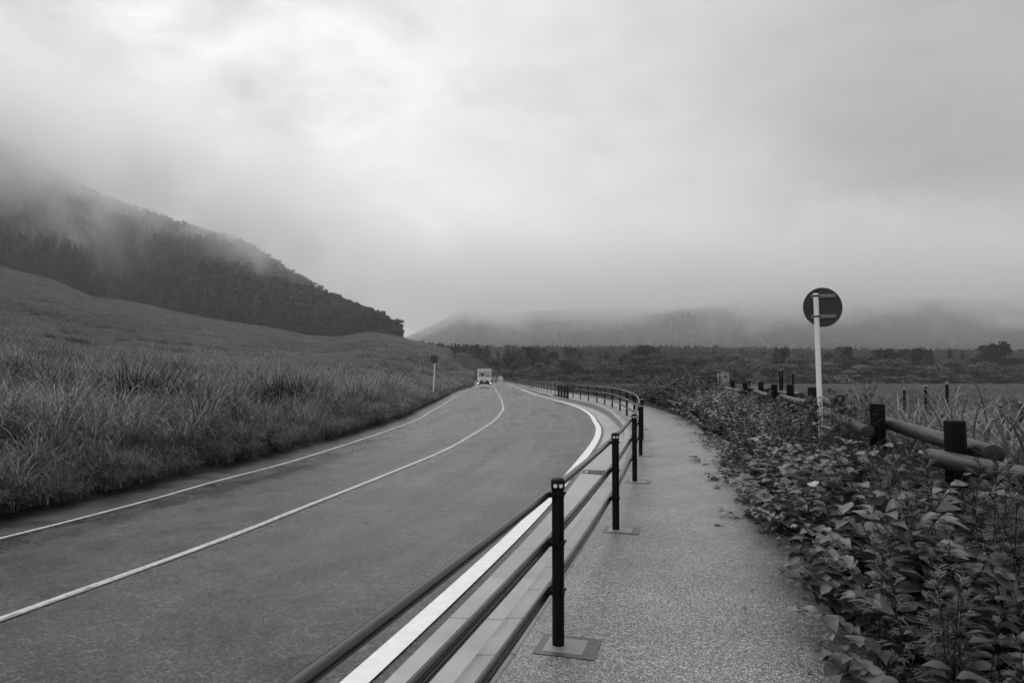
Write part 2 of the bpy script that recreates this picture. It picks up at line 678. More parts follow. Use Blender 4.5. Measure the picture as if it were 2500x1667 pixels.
    leafy('field_blade', .10, .15, .6, .25, .3, ((.02, .12), (.09, .15)), .12, (.8, 1.15))
    leafy('weed_leaf', .058, .12, .36, .34, .18, ((.6, .2),), .3)
    leafy('mugwort_leaf', .045, .085, .5, .2, .2, ((.6, .2),), .25)
    leafy('verge_leaf', .022, .045, .5, .15, .2, None, .3)
    leafy('bush_leaf', .035, .07, .5, .22, .18, None, .25)
    leafy('stem', .012, .03, .6, .12, 0)
    leafy('litter', .015, .06, .5, .3, 0)
    leafy('dry_stem', .16, .28, .7, .2, 0)
    leafy('reed_blade', .10, .17, .42, .45, .25, None, .2)
    leafy('conifer', .009, .022, .8, .08, .1, ((.06, .2),), .35)
    leafy('broadleaf', .030, .066, .8, .1, .15, ((.06, .2),), .45)
    leafy('forest_leaf', .024, .052, .85, .1, .1, ((.012, .25),), .38)
    leafy('shrub_leaf', .045, .088, .7, .1, .2, ((.05, .25),), .35)
    M['bark'] = plain('bark', .05, .9, .2, 0, .3, 5)


make_materials()

# ---------------------------------------------------------------- terrain
FB_PX = np.array([-900, -600, -200, 0, 120, 212, 320, 530, 680, 745, 820, 900, 962, 1010, 1063, 1127, 1200, 1240], float)
FB_ROW = np.array([500, 550, 612, 652, 682, 722, 737, 783, 808, 824, 828, 815, 821, 833, 850, 864, 888, 900], float)
FB_Y = np.array([430, 430, 430, 430, 430, 430, 430, 430, 430, 430, 430, 430, 425, 390, 345, 300, 235, 200], float)
FB_Z = CAM_Z + (HOR - FB_ROW) / F_PX * FB_Y
RI_PX = np.array([-900, -600, -200, 0, 60, 120, 240, 420, 590, 700, 800, 880, 930, 955, 985], float)
RI_ROW = np.array([-100, 40, 230, 325, 357, 398, 470, 530, 578, 650, 708, 745, 768, 800, 829], float)
RI_Y = np.array([780, 780, 770, 760, 755, 750, 730, 690, 640, 590, 545, 505, 475, 450, 420], float)
TREE_H = np.array([14, 14, 14, 14, 14, 14, 14, 14, 14, 14, 14, 13, 12, 10, 2], float)
RI_Z = CAM_Z + (HOR - RI_ROW) / F_PX * RI_Y - TREE_H
HILL_PX = np.array([-600, 900, 1000, 1050, 1120, 1250, 1400, 1600, 1800, 2000, 2300, 2600, 3200, 4000], float)
HILL_ROW = np.array([890, 872, 838, 812, 774, 781, 768, 760, 742, 724, 738, 725, 720, 720], float)
HILL_Y = 2200.0
HILL_Z = CAM_Z + (HOR - HILL_ROW) / F_PX * HILL_Y


def vnoise(x, y, seed=0):
    """cheap smooth noise from summed sines"""
    r = np.random.default_rng(seed)
    out = np.zeros_like(x)
    for _ in range(6):
        a = r.uniform(0, 2 * PI)
        k = r.uniform(.6, 1.6)
        out = out + np.sin((x * math.cos(a) + y * math.sin(a)) * k + r.uniform(0, 6.28))
    return out / 6


def height(x, y, mesh=False):
    x = np.asarray(x, float)
    y = np.asarray(y, float)
    yy = np.maximum(y, 3.0)
    px = CX + F_PX * x / yy
    g = gz(np.minimum(y, 400))
    yc = np.clip(y, -60, 262)
    dl = (offs(XL, -.62)(yc)) - x
    dr = x - offs(XF, 1.66)(yc)
    # --- left meadow
    fy = np.interp(px, FB_PX, FB_Y)
    fz = np.interp(px, FB_PX, FB_Z)
    t = np.clip((y - 7) / (fy - 7), 0, 1)
    zm = fz * t ** 1.32 * ss(dl, 0, 14) + np.minimum(g, 0) * (1 - ss(y, 60, 200))
    zm = zm + .05 + .22 * ss(dl, 0.0, 2.5) + vnoise(x * .16, y * .16, 3) * .25 * ss(dl, 2, 12) + vnoise(x * .035, y * .035, 5) * 1.3 * ss(y, 60, 160) * ss(dl, 10, 60)
    # --- mountain
    ry = np.interp(px, RI_PX, RI_Y)
    rz = np.interp(px, RI_PX, RI_Z)
    m = np.clip((y - fy) / np.maximum(ry - fy, 12), 0, 1)
    prof = m + .10 * np.sin(m * PI)
    zmt = fz + (rz - fz) * prof + vnoise(x * .03, y * .03, 8) * 5 * np.sin(np.clip(m, 0, 1) * PI)
    zmt = zmt - ss(y, ry, ry + 500) * (rz + 5)
    zbehind = fz - ss(y, fy, fy + 130) * (fz + 5)
    isl = ss(px, 990, 955)
    zfar_l = zbehind * (1 - isl) + zmt * isl
    zl = np.where(y <= fy, zm, zfar_l)
    # --- right: bank under the weeds, then the field falling to the far trees
    zr = g + .02 + .24 * ss(dr, 0, .9)
    zf = np.interp(y, [-50, 6, 16, 60, 130, 250, 330, 500, 700, 1000, 1400, HILL_Y], [0, -.05, -.25, -.75, -1.9, -3.9, -4, 4, 17, 22, 24, 24])
    w = np.maximum(ss(dr, 3.2, 9), ss(y, 200, 280))
    zr = zr * (1 - w) + zf * w + vnoise(x * .2, y * .2, 4) * .06 * w
    hz = np.interp(px, HILL_PX, HILL_Z)
    h = ss(y, 1150, HILL_Y)
    zr = zr + (hz - 24) * h * (1 + .0) + vnoise(x * .011, y * .011, 9) * 22 * h * (1 - ss(y, 2000, 2300))
    zr = np.where(y > HILL_Y, hz - (y - HILL_Y) * .25, zr)
    zr = np.maximum(zr, -6)
    # --- join left and right
    far = ss(px, 1240, 1215)
    lw = np.where(y < 200, (dl > -2).astype(float), np.where(y < fy, np.maximum(far, 0), far))
    lw = np.where((y > 700) & (px > 985), 0, lw)
    lw = np.where((y >= 200) & (px > 1240), 0, lw)
    blend = ss(y, 900, 1150)
    zl = np.where(px < 1240, zl * (1 - blend) + np.maximum(zl, zr) * blend, zl)
    z = zl * lw + zr * (1 - lw)
    # --- sunk under the carriageway, gutter, kerb and path
    cor = ((dl < (.42 if mesh else .05)) & (dr < (.75 if mesh else .05)) & (y < 262))
    z = np.where(cor, g - .42, z)
    return z


def terrain():
    r = np.concatenate([np.linspace(.4, 12, 60), np.geomspace(12.15, 4200, 300)])
    a_front = np.linspace(-62, 62, 460)
    a = np.radians(np.concatenate([a_front, np.linspace(64, 296, 60)]))
    R, A = np.meshgrid(r, a, indexing='ij')
    X = np.sin(A) * R
    Y = np.cos(A) * R
    Z = height(X, np.maximum(Y, -50), True)
    Z = np.where(Y < -55, np.minimum(Z, 0), Z)
    nr, na = R.shape
    V = np.stack([X, Y, Z], -1).reshape(-1, 3)
    V = np.vstack([V, [[0, 0, -.42]]])
    i = np.arange(nr - 1)[:, None] * na
    j = np.arange(na)[None, :]
    j2 = (j + 1) % na
    Q = np.stack([i + j, i + na + j, i + na + j2, i + j2], -1).reshape(-1, 4)
    Q = Q[:, ::-1]
    me = np_mesh('ground', V, Q, M['soil'], smooth=True)
    o = link('ground', me)
    tag(o, kind='structure')
    return o


terrain()


# ---------------------------------------------------------------- road, markings, gutter, kerb, path
def ys_range(a, b):
    out, y = [], a
    while y < b:
        out.append(y)
        y += .35 if y < 40 else .9 if y < 110 else 2.5
    out.append(b)
    return np.array(out)


def strip(name, fl, fr, y0, y1, dz, mat, nu=1, uvmode='unit', crown=0.0, kind='structure', jag=0.0, skirt=0.0):
    y = ys_range(y0, y1)
    xl, xr = fl(y), fr(y)
    arc = np.concatenate([[0], np.cumsum(np.hypot(np.diff(y), np.diff((xl + xr) / 2)))]) + y0
    z = gz(y)
    V, UV = [], []
    for k in range(nu + 1):
        t = k / nu
        x = xl * (1 - t) + xr * t
        if jag and k in (0, nu):
            x = x + NPR.normal(0, jag, len(x))
        if callable(dz):
            zz = z + dz(t, y)
        else:
            zz = z + dz + crown * 4 * t * (1 - t)
        V.append(np.stack([x, y, zz], -1))
        UV.append(np.stack([np.full_like(y, t) if uvmode == 'unit' else x - (xl + xr) / 2, arc], -1))
    V = np.stack(V, 1)
    UV = np.stack(UV, 1).reshape(-1, 2)
    n = len(y)
    i = np.arange(n - 1)[:, None] * (nu + 1)
    j = np.arange(nu)[None, :]
    Q = np.stack([i + j, i + j + 1, i + nu + 2 + j, i + nu + 1 + j], -1).reshape(-1, 4)
    o = link(name, np_mesh(name, V.reshape(-1, 3), Q, mat, UV, smooth=True))
    if kind:
        tag(o, kind=kind)
    return o


ROAD0, ROAD1 = -14, 258
WOFF = ([-14, 3, 8, 12, 20, 258], [1.05, 1.06, 1.09, 1.14, 1.17, 1.10])


def XW(y):
    y = np.asarray(y, float)
    return offs(XF, -1.0)(y) - (np.interp(y, *WOFF) - 1.0)


def add_x(f, d):
    return lambda y: f(y) + d


road_z = lambda t, y: -.125 + .08 * t * (1 - t) + drop(y) * max(0, t - .35) / .65
strip('road', offs(XL, -.10), add_x(XW, .16), ROAD0, ROAD1, road_z, M['asphalt'], 14, 'm')
strip('road_marking', add_x(XW, -.083), add_x(XW, .083), ROAD0, 50, lambda t, y: -.113 + drop(y) * .97, M['paint_fresh'], 2)
strip('road_marking', add_x(XW, -.07), add_x(XW, .07), 50.4, ROAD1, lambda t, y: -.110 + drop(y) * .97, M['paint_worn'], 2)
strip('road_marking', offs(XC, -.052), offs(XC, .048), ROAD0, ROAD1, lambda t, y: -.099 + drop(y) * .17, M['paint_worn'], 2)
strip('road_marking', offs(XL, -.038), offs(XL, .046), ROAD0, ROAD1, -.1185, M['paint_worn'], 2)
strip('verge_gutter', offs(XL, -.66), offs(XL, -.10), ROAD0, ROAD1, lambda t, y: -.10 - .025 * t, M['verge_concrete'], 2)
strip('gutter', add_x(XW, .16), offs(XF, -.45), ROAD0, ROAD1, lambda t, y: -.122 - .02 * t + drop(y), M['gutter_concrete'], 3)
strip('footpath', offs(XF, -.215), offs(XF, 1.80), ROAD0, ROAD1, 0.0, M['aggregate'], 8, 'm', -.004)


strip('verge_soil', offs(XL, -1.15), offs(XL, -.655), ROAD0, ROAD1, lambda t, y: .10 - .205 * t ** 1.5, M['soil'], 4)
strip('bank_soil', offs(XF, 1.79), offs(XF, 2.75), ROAD0, ROAD1, lambda t, y: -.008 + .285 * t * (1.7 - .7 * t), M['soil'], 4)


def kerb():
    """kerb stones with a sloped face; the kerb dips where a driveway crosses"""
    y = ys_range(ROAD0, ROAD1)
    prof = [(-.475, -.36), (-.455, -.03), (-.435, -.004), (-.225, .003), (-.215, -.01), (-.215, -.3)]
    z = gz(y)
    low = ss(y, 47.6, 48.6) * (1 - ss(y, 56, 57.5))
    arc = np.concatenate([[0], np.cumsum(np.hypot(np.diff(y), np.diff(XF(y))))]) + ROAD0
    V, UV = [], []
    for d, h in prof:
        hh = np.where(h > -.1, h - .10 * low, h)
        V.append(np.stack([offs(XF, d)(y), y, z + hh], -1))
        UV.append(np.stack([np.full_like(y, d), arc], -1))
    k = len(prof)
    V = np.stack(V, 1).reshape(-1, 3)
    UV = np.stack(UV, 1).reshape(-1, 2)
    i = np.arange(len(y) - 1)[:, None] * k
    j = np.arange(k - 1)[None, :]
    Q = np.stack([i + j, i + j + 1, i + k + 1 + j, i + k + j], -1).reshape(-1, 4)
    tag(link('kerb', np_mesh('kerb', V, Q, M['kerb_concrete'], UV)), kind='structure')


kerb()


def drain(px, py, wx, wy, rows, label, off):
    x, y = at(px, py, off)
    s = float(XF(y + .2) - XF(y - .2)) / .4
    t = empty('drain_grate', (x, y, float(gz(y)) + off), -math.atan(s))
    tag(t, label, 'drain grate', 'drain grates')
    MB().box((0, 0, .002), (wx, wy, .006)).build('recess', M['truck_dark'], t)
    f = MB()
    for sx in (-1, 1):
        f.box((sx * (wx / 2), 0, .006), (.02, wy + .02, .012))
    for sy in (-1, 1):
        f.box((0, sy * (wy / 2), .0058), (wx - .02, .02, .012))
    f.build('frame', M['grate'], t)
    b = MB()
    if rows[0] == 'x':
        for k in range(rows[1]):
            b.box((-wx / 2 + wx * (k + .5) / rows[1], 0, .0075), (.012, wy - .03, .009))
    else:
        for k in range(rows[1]):
            b.box((0, -wy / 2 + wy * (k + .5) / rows[1], .0075), (wx - .03, .03, .009))
    b.build('bars', M['grate'], t)


drain(1456, 1153, .46, .36, ('x', 7), 'dark slotted drain grate across the gutter near the second railing post', -.131)


# ---------------------------------------------------------------- pedestrian railing
def rail_point(y, d, h):
    return Vector((float(offs(XF, d)(y)), y, float(gz(y)) + h))


def walk(y0, y1, step):
    """y positions with equal spacing along the railing line"""
    yy = np.arange(y0, y1, .05)
    xx = XF(yy)
    s = np.concatenate([[0], np.cumsum(np.hypot(np.diff(xx), np.diff(yy)))])
    n = max(1, round(s[-1] / step))
    return [float(np.interp(s[-1] * k / n, s, yy)) for k in range(n + 1)]


POST_H = 1.0


def post_meshes():
    d = {}
    d['post'] = MB().lathe([(.037, 0), (.037, .93), (.036, .945)], 18).mesh('post', M['black_metal'], 40)
    d['cap'] = MB().lathe([(.0385, 0), (.042, .004), (.042, .050), (.040, .060), (.030, .068), (.012, .072)], 20, (0, 0, .928)).mesh('cap', M['black_cap'], 50)
    r = MB()                                                   # one reflector window curved round the cap
    V, Q = [], []
    for rr in (.0410, .0440):
        for z in (.944, .948, .961, .965):
            for k in range(5):
                a = -.27 + .54 * k / 4
                w = .82 if z in (.944, .965) else 1.0
                V.append((rr * math.sin(a * w), -rr * math.cos(a * w), z))
    for i in range(3):
        for k in range(4):
            a = 20 + i * 5 + k
            Q.append((a, a + 1, a + 6, a + 5))
    ring = [0, 1, 2, 3, 4, 9, 14, 19, 18, 17, 16, 15, 10, 5]
    for a, b in zip(ring, ring[1:] + ring[:1]):
        Q.append((a, b, b + 20, a + 20))
    r.add(V, Q)
    d['reflector'] = r.mesh('reflector', M['reflector'], 40)
    c = MB()
    c.lathe([(.0375, -.014), (.0415, -.012), (.0415, .012), (.0375, .014)], 18)
    for sy in (-1, 1):                                         # ears and bolts gripping the rail
        c.box((-.045, sy * .040, 0), (.05, .012, .030), bev=.003)
        c.tube([(-.052, sy * .030, .0), (-.052, sy * .062, .0)], .010, 8)
        c.tube([(-.012, sy * .036, .0), (-.012, sy * .058, .0)], .011, 8)
        c.tube([(.028, sy * .028, .0), (.034, sy * .048, .0)], .010, 8)
    d['clamp'] = c.mesh('clamp', M['black_metal'], 40)
    f = MB()
    f.box((.06, 0, -.046), (.36, .31, .10), mi=1)
    f.box((.045, 0, -.0005), (.24, .22, .014), bev=.003, mi=0)
    d['footing'] = f.mesh('footing', [M['footing_concrete'], M['mortar']], None)
    return d


PM = post_meshes()


def railing(name, label, ys, detail=True, two_tube=True, heights=(.900, .610, .322), sag=None):
    y0 = ys[len(ys) // 2]
    root = empty(name, (float(XF(y0)), y0, float(gz(y0))))
    tag(root, label, 'railing', 'black railings along the footpath')
    inv = Vector(root.location)
    for y in ys:
        s = float(XF(y + .2) - XF(y - .2)) / .4
        p = link('post', PM['post'], root, Vector((float(XF(y)), y, float(gz(y)))) - inv)
        p.rotation_euler = (0, 0, -math.atan(s))
        link('cap', PM['cap'], p)
        if detail:
            for a in (-.42, .42):
                rf = link('reflector', PM['reflector'], p)
                rf.rotation_euler = (0, 0, a + math.atan(s) * .9)
            link('footing', PM['footing'], p)
        for h in heights:
            link('clamp', PM['clamp'], p, (0, 0, h))
    # rails between the posts
    yy = []
    for a, b in zip(ys[:-1], ys[1:]):
        yy += list(np.linspace(a, b, 5)[:-1])
    yy.append(ys[-1])
    for i, h in enumerate(heights):
        r = MB()
        if i == 0 or not two_tube:
            r.tube([rail_point(y, -.062, h) - inv for y in yy], .0243 if i == 0 else .02, 14)
        else:
            for dz in (-.0165, .0165):
                r.tube([rail_point(y, -.060, h + dz) - inv for y in yy], .0165, 10)
        r.build('rail', M['rail_metal'], root, 50)
    return root


near_ys = [-2.0, 1.13, 4.17, 7.14, 10.2, 13.3, 16.3, 19.2, 22.1] + walk(25.1, 48.0, 3.25)
railing('pedestrian_railing', 'long black railing with reflector-capped posts bending along the near footpath, reaching the foreground', near_ys)
far_ys = walk(57.0, 131, 3.1)
railing('pedestrian_railing', 'distant black railing of close-set posts running on past the driveway gap', far_ys, detail=False)
last_ys = walk(134, 200, 2.6)
railing('pedestrian_railing', 'farthest dark railing curving off behind the oncoming cars', last_ys, detail=False)


def gap_barrier():
    """four stouter bollards standing across the driveway gap, joined by low rails"""
    pts = [at(1364, 966.5), at(1371, 968), at(1378.3, 969.5), at(1385.6, 971)]
    root = empty('bollard_row', (pts[1][0], pts[1][1], float(gz(pts[1][1]))))
    tag(root, 'short stout black bollards joined by a low rail across the driveway gap', 'bollards')
    inv = Vector(root.location)
    for x, y in pts:
        p = MB().lathe([(.085, -.05), (.085, .80), (.078, .83), (.04, .845)], 14).build('post', M['black_metal'], root, 40, Vector((x, y, float(gz(y)))) - inv)
    a, b = Vector((float(XF(57)), 57, float(gz(57)) + .9)), Vector((float(XF(48)), 48, float(gz(48)) + .9))
    hi = [Vector((x, y, float(gz(y)) + .72)) for x, y in pts]
    MB().tube([a - inv, hi[0] - inv] + [h - inv for h in hi[1:]] + [b - inv], .024, 8).build('rail', M['rail_metal'], root, 50)
    MB().tube([a - inv - Vector((0, 0, .3)), hi[0] - inv - Vector((0, 0, .3))], .024, 8).build('rail', M['rail_metal'], root, 50)


gap_barrier()


# ---------------------------------------------------------------- log fence on the bank
LOGP = [(2330, 50, 1025), (2140, 35, 985), (2046, 26, 964), (1983, 21.5, 945), (1930, 18, 938), (1888, 15.6, 938), (1858, 13.4, 932), (1817, 12.2, 933), (1788, 11.4, 928)]
LOG_D = .165


def log_mesh(name, mat, r0, r1, ln, seed, n=10, seg=18):
    """a slightly uneven log along +Z, with chamfered sawn ends"""
    r = np.random.default_rng(seed)
    prof = [(0, .82), (.012, .97), (.03, 1.0)] + [(t, 1.0) for t in np.linspace(.1, .9, n)] + [(.97, 1.0), (.988, .97), (1.0, .82)]
    V, Q = [], []
    ph = r.uniform(0, 6.28, 4)
    for t, k in prof:
        z = t * ln if t not in (.012, .03, .97, .988) else (t * .5 if t < .1 else ln - (1 - t) * .5)
        rr = (r0 + (r1 - r0) * t) * k
        for s in range(seg):
            a = 2 * PI * s / seg
            w = 1 + .035 * math.sin(2 * a + ph[0]) + .025 * math.sin(3 * a + ph[1] + t * 2) + .02 * math.sin(t * 9 + ph[2] + a)
            V.append((rr * w * math.cos(a), rr * w * math.sin(a), z))
    m = len(prof)
    for i in range(m - 1):
        for s in range(seg):
            s2 = (s + 1) % seg
            Q.append((i * seg + s, i * seg + s2, (i + 1) * seg + s2, (i + 1) * seg + s))
    Q.append(tuple(range(seg - 1, -1, -1)))
    Q.append(tuple((m - 1) * seg + s for s in range(seg)))
    return MB().add(V, Q).mesh(name, mat, 45)


LOG_PTS = []


def log_fence():
    for px, w, top in LOGP:
        y = F_PX * LOG_D / w
        LOG_PTS.append(Vector(((px - CX) / F_PX * y, y, CAM_Z + (HOR - top) / F_PX * y)))
    d = (LOG_PTS[0] - LOG_PTS[1])
    LOG_PTS.insert(0, LOG_PTS[0] + Vector((-.14, -2.55, .02)))       # next post, beyond the right edge
    root = empty('log_fence', (LOG_PTS[2].x, LOG_PTS[2].y, 0))
    tag(root, 'dark round-log post and rail fence half sunk in weeds beside the footpath', 'fence')
    inv = Vector(root.location)
    for i, p in enumerate(LOG_PTS):
        g = float(height(p.x, p.y)) - .15
        o = link('post', log_mesh('post', M['post_wood'], LOG_D / 2 * 1.02, LOG_D / 2 * .98, p.z - g, 40 + i), root, Vector((p.x, p.y, g)) - inv)
        o.rotation_euler = (RNG.uniform(-.015, .015), RNG.uniform(-.015, .015), 0)
    # rails lie alternately on the path side and the field side of the posts
    for i in range(len(LOG_PTS) - 1):
        a, b = LOG_PTS[i], LOG_PTS[i + 1]
        dr = (b - a)
        dr.z = 0
        dr.normalize()
        side = Vector((-dr.y, dr.x, 0))                                # to the path side
        s = 1 if i % 2 == 0 else -1
        h = [.305, .235][i % 2]
        za = a.z - h
        zb = b.z - h
        A = Vector((a.x, a.y, za)) + side * s * (LOG_D * .93) - dr * .28
        B = Vector((b.x, b.y, zb)) + side * s * (LOG_D * .93) + dr * (.36 if i else .10)
        v = B - A
        o = link('rail', log_mesh('rail', M['log_wood'], LOG_D / 2 * .93, LOG_D / 2 * .87, v.length, 70 + i), root, A - inv)
        o.rotation_euler = v.to_track_quat('Z', 'Y').to_euler()


log_fence()


# ---------------------------------------------------------------- wire fences in the field
def wire_fence(label, posts, mesh_h, double=None):
    pts = []
    for px, top, y in posts:
        x = (px - CX) / F_PX * y
        pts.append((x, y, CAM_Z + (HOR - top) / F_PX * y))
    root = empty('wire_fence', (pts[0][0], pts[0][1], float(height(pts[0][0], pts[0][1]))))
    tag(root, label, 'fence', 'dark wire fences in the field')
    inv = Vector(root.location)
    for x, y, zt in pts:
        g = float(height(x, y))
        o = MB().tube([(0, 0, -.2), (0, 0, zt - g)], .028, 10).build('post', M['black_metal'], root, 50, Vector((x, y, g)) - inv)
        MB().lathe([(.030, 0), (.031, .03), (.02, .045)], 10, (0, 0, zt - g - .005)).build('cap', M['bracket'], o, 50)
    for (x0, y0, z0), (x1, y1, z1) in zip(pts[:-1], pts[1:]):
        g0, g1 = float(height(x0, y0)), float(height(x1, y1))
        L = math.hypot(x1 - x0, y1 - y0)
        w = MB()
        n = max(2, int(L / .10))
        for k in range(1, n):
            t = k / n
            x, y, g = x0 + (x1 - x0) * t, y0 + (y1 - y0) * t, g0 + (g1 - g0) * t
            w.tube([(x - inv.x, y - inv.y, g - inv.z + .03), (x - inv.x, y - inv.y, g - inv.z + mesh_h + .03 * math.sin(k * 2.1))], .003, 4, False)
        for hh in np.linspace(.1, mesh_h - .03, 5):
            w.tube([(x0 - inv.x, y0 - inv.y, g0 - inv.z + hh), (x1 - inv.x, y1 - inv.y, g1 - inv.z + hh)], .0025, 4, False)
        w.build('wire_panel', M['black_metal'], root)


wire_fence('thin black posts with wire mesh in the field behind the nearest log rails', [(2310, 937, 13.0), (2258, 943, 14.5), (2205, 951, 16.0)], .95)
wire_fence('thin black posts with wire mesh far left of the tall round sign', [(1829, 928, 28.0), (1757, 915, 30.0), (1737, 919, 33.0), (1724, 922, 36.0)], 1.15)
wire_fence('three tall thin black stakes with wire standing just left of the white sign pole', [(1935, 911, 22.0), (1909, 903, 23.0), (1903, 905, 24.5)], 1.2)
wire_fence('overgrown dark wire fence at the far right behind tall grass', [(2640, 1000, 8.6), (2489, 985, 9.6), (2440, 990, 11.0)], 1.0)


# ---------------------------------------------------------------- round signs
def sign_back():
    y = 10.3
    k = y / F_PX
    x = (2002 - CX) * k
    g = float(height(x, y))
    root = empty('road_sign', (x, y, g))
    tag(root, 'back of a tall round road sign on a white pole by the log fence', 'road sign')
    zc = CAM_Z + (HOR - 749.5) * k - g
    top = CAM_Z + (HOR - 713) * k - g
    lean = math.radians(2.0)
    root.rotation_euler = (0, -lean * .55, 0)
    MB().tube([(0, 0, -.4), (0, 0, top)], .038, 16).build('pole', M['white_pole'], root, 50)
    MB().lathe([(.040, 0), (.040, .022), (.034, .030)], 16, (0, 0, top - .012)).build('cap', M['black_cap'], root, 50)
    cxo = (2003.5 - 1989) * k + .03
    d = MB().lathe([(.29, .058), (.297, .055), (.30, .045), (.30, .041)], 48, (cxo, 0, zc), axis='Y')
    plate = d.build('disc', M['sign_back'], root, 40)
    rr = MB()
    rr.lathe([(.300, .030), (.306, .030), (.306, .050), (.300, .050)], 48, (cxo, 0, zc), axis='Y')
    for zz, x0 in ((.168, -.185), (-.142, -.175)):
        b = MB()
        b.box((cxo - .0 + .0, .030, zc + zz), (.37, .022, .055), bev=.004)
        br = b.build('bracket', M['bracket'], root, 40)
        c = MB()
        c.lathe([(.0385, -.012), (.0425, -.011), (.0425, .011), (.0385, .012)], 16, (0, 0, zc + zz))
        c.build('band', M['grate'], br, 40)
        s = MB()
        for xx in (.06, .085, .155, .18):
            s.box((xx + .0, .0185, zc + zz), (.007, .004, .028))
        s.box((.045, .0150, zc + zz), (.018, .012, .02))
        s.build('slot', M['truck_dark'], br)


def sign_front():
    y = 46.5
    k = y / F_PX
    x = (1057.5 - CX) * k
    g = float(height(x, y))
    root = empty('road_sign', (x, y, g))
    tag(root, 'small dark round no-parking sign with a diagonal slash on a white pole in roadside grass', 'road sign')
    root.rotation_euler = (0, math.radians(3.0), 0)
    zc = CAM_Z + (HOR - 876.3) * k - g
    MB().tube([(0, 0, -.4), (0, 0, zc + .2)], .040, 14).build('pole', M['white_pole'], root, 50)
    MB().lathe([(.042, -.02), (.044, -.02), (.044, .02), (.042, .02)], 14, (0, 0, zc - .95)).build('band', M['grate'], root, 40)
    cx0 = -.055
    disc = MB().lathe([(.30, -.048), (.306, -.052), (.306, -.062), (.299, -.066)], 40, (cx0, 0, zc), axis='Y').build('disc', M['sign_rim'], root, 40)
    MB().lathe([(.293, -.066), (.293, -.0685), (.292, -.069)], 40, (cx0, 0, zc), axis='Y').build('ring', M['sign_ring'], disc)
    MB().lathe([(.236, -.0685), (.236, -.0715), (.235, -.072)], 40, (cx0, 0, zc), axis='Y').build('field', M['sign_field'], disc)
    MB().box((cx0, -.0735, zc), (.46, .004, .045), ry=math.radians(45)).build('slash', M['sign_ring'], disc)


sign_back()
sign_front()


# ---------------------------------------------------------------- vehicles
def wheel(parent, x, y, r=.36, w=.22):
    t = MB().lathe([(r * .6, -w / 2), (r * .93, -w / 2), (r, -w / 2 + .03), (r, w / 2 - .03), (r * .93, w / 2), (r * .6, w / 2)], 20)
    v = [(p[2], p[1] + 0, p[0]) for p in t.v]
    t.v = v
    o = t.build('wheel', M['tyre'], parent, 40, (x, y, r))
    h = MB().lathe([(r * .58, -w * .4), (r * .58, w * .4)], 16)
    h.v = [(p[2], p[1], p[0]) for p in h.v]
    h.build('rim', M['bracket'], o, 40)


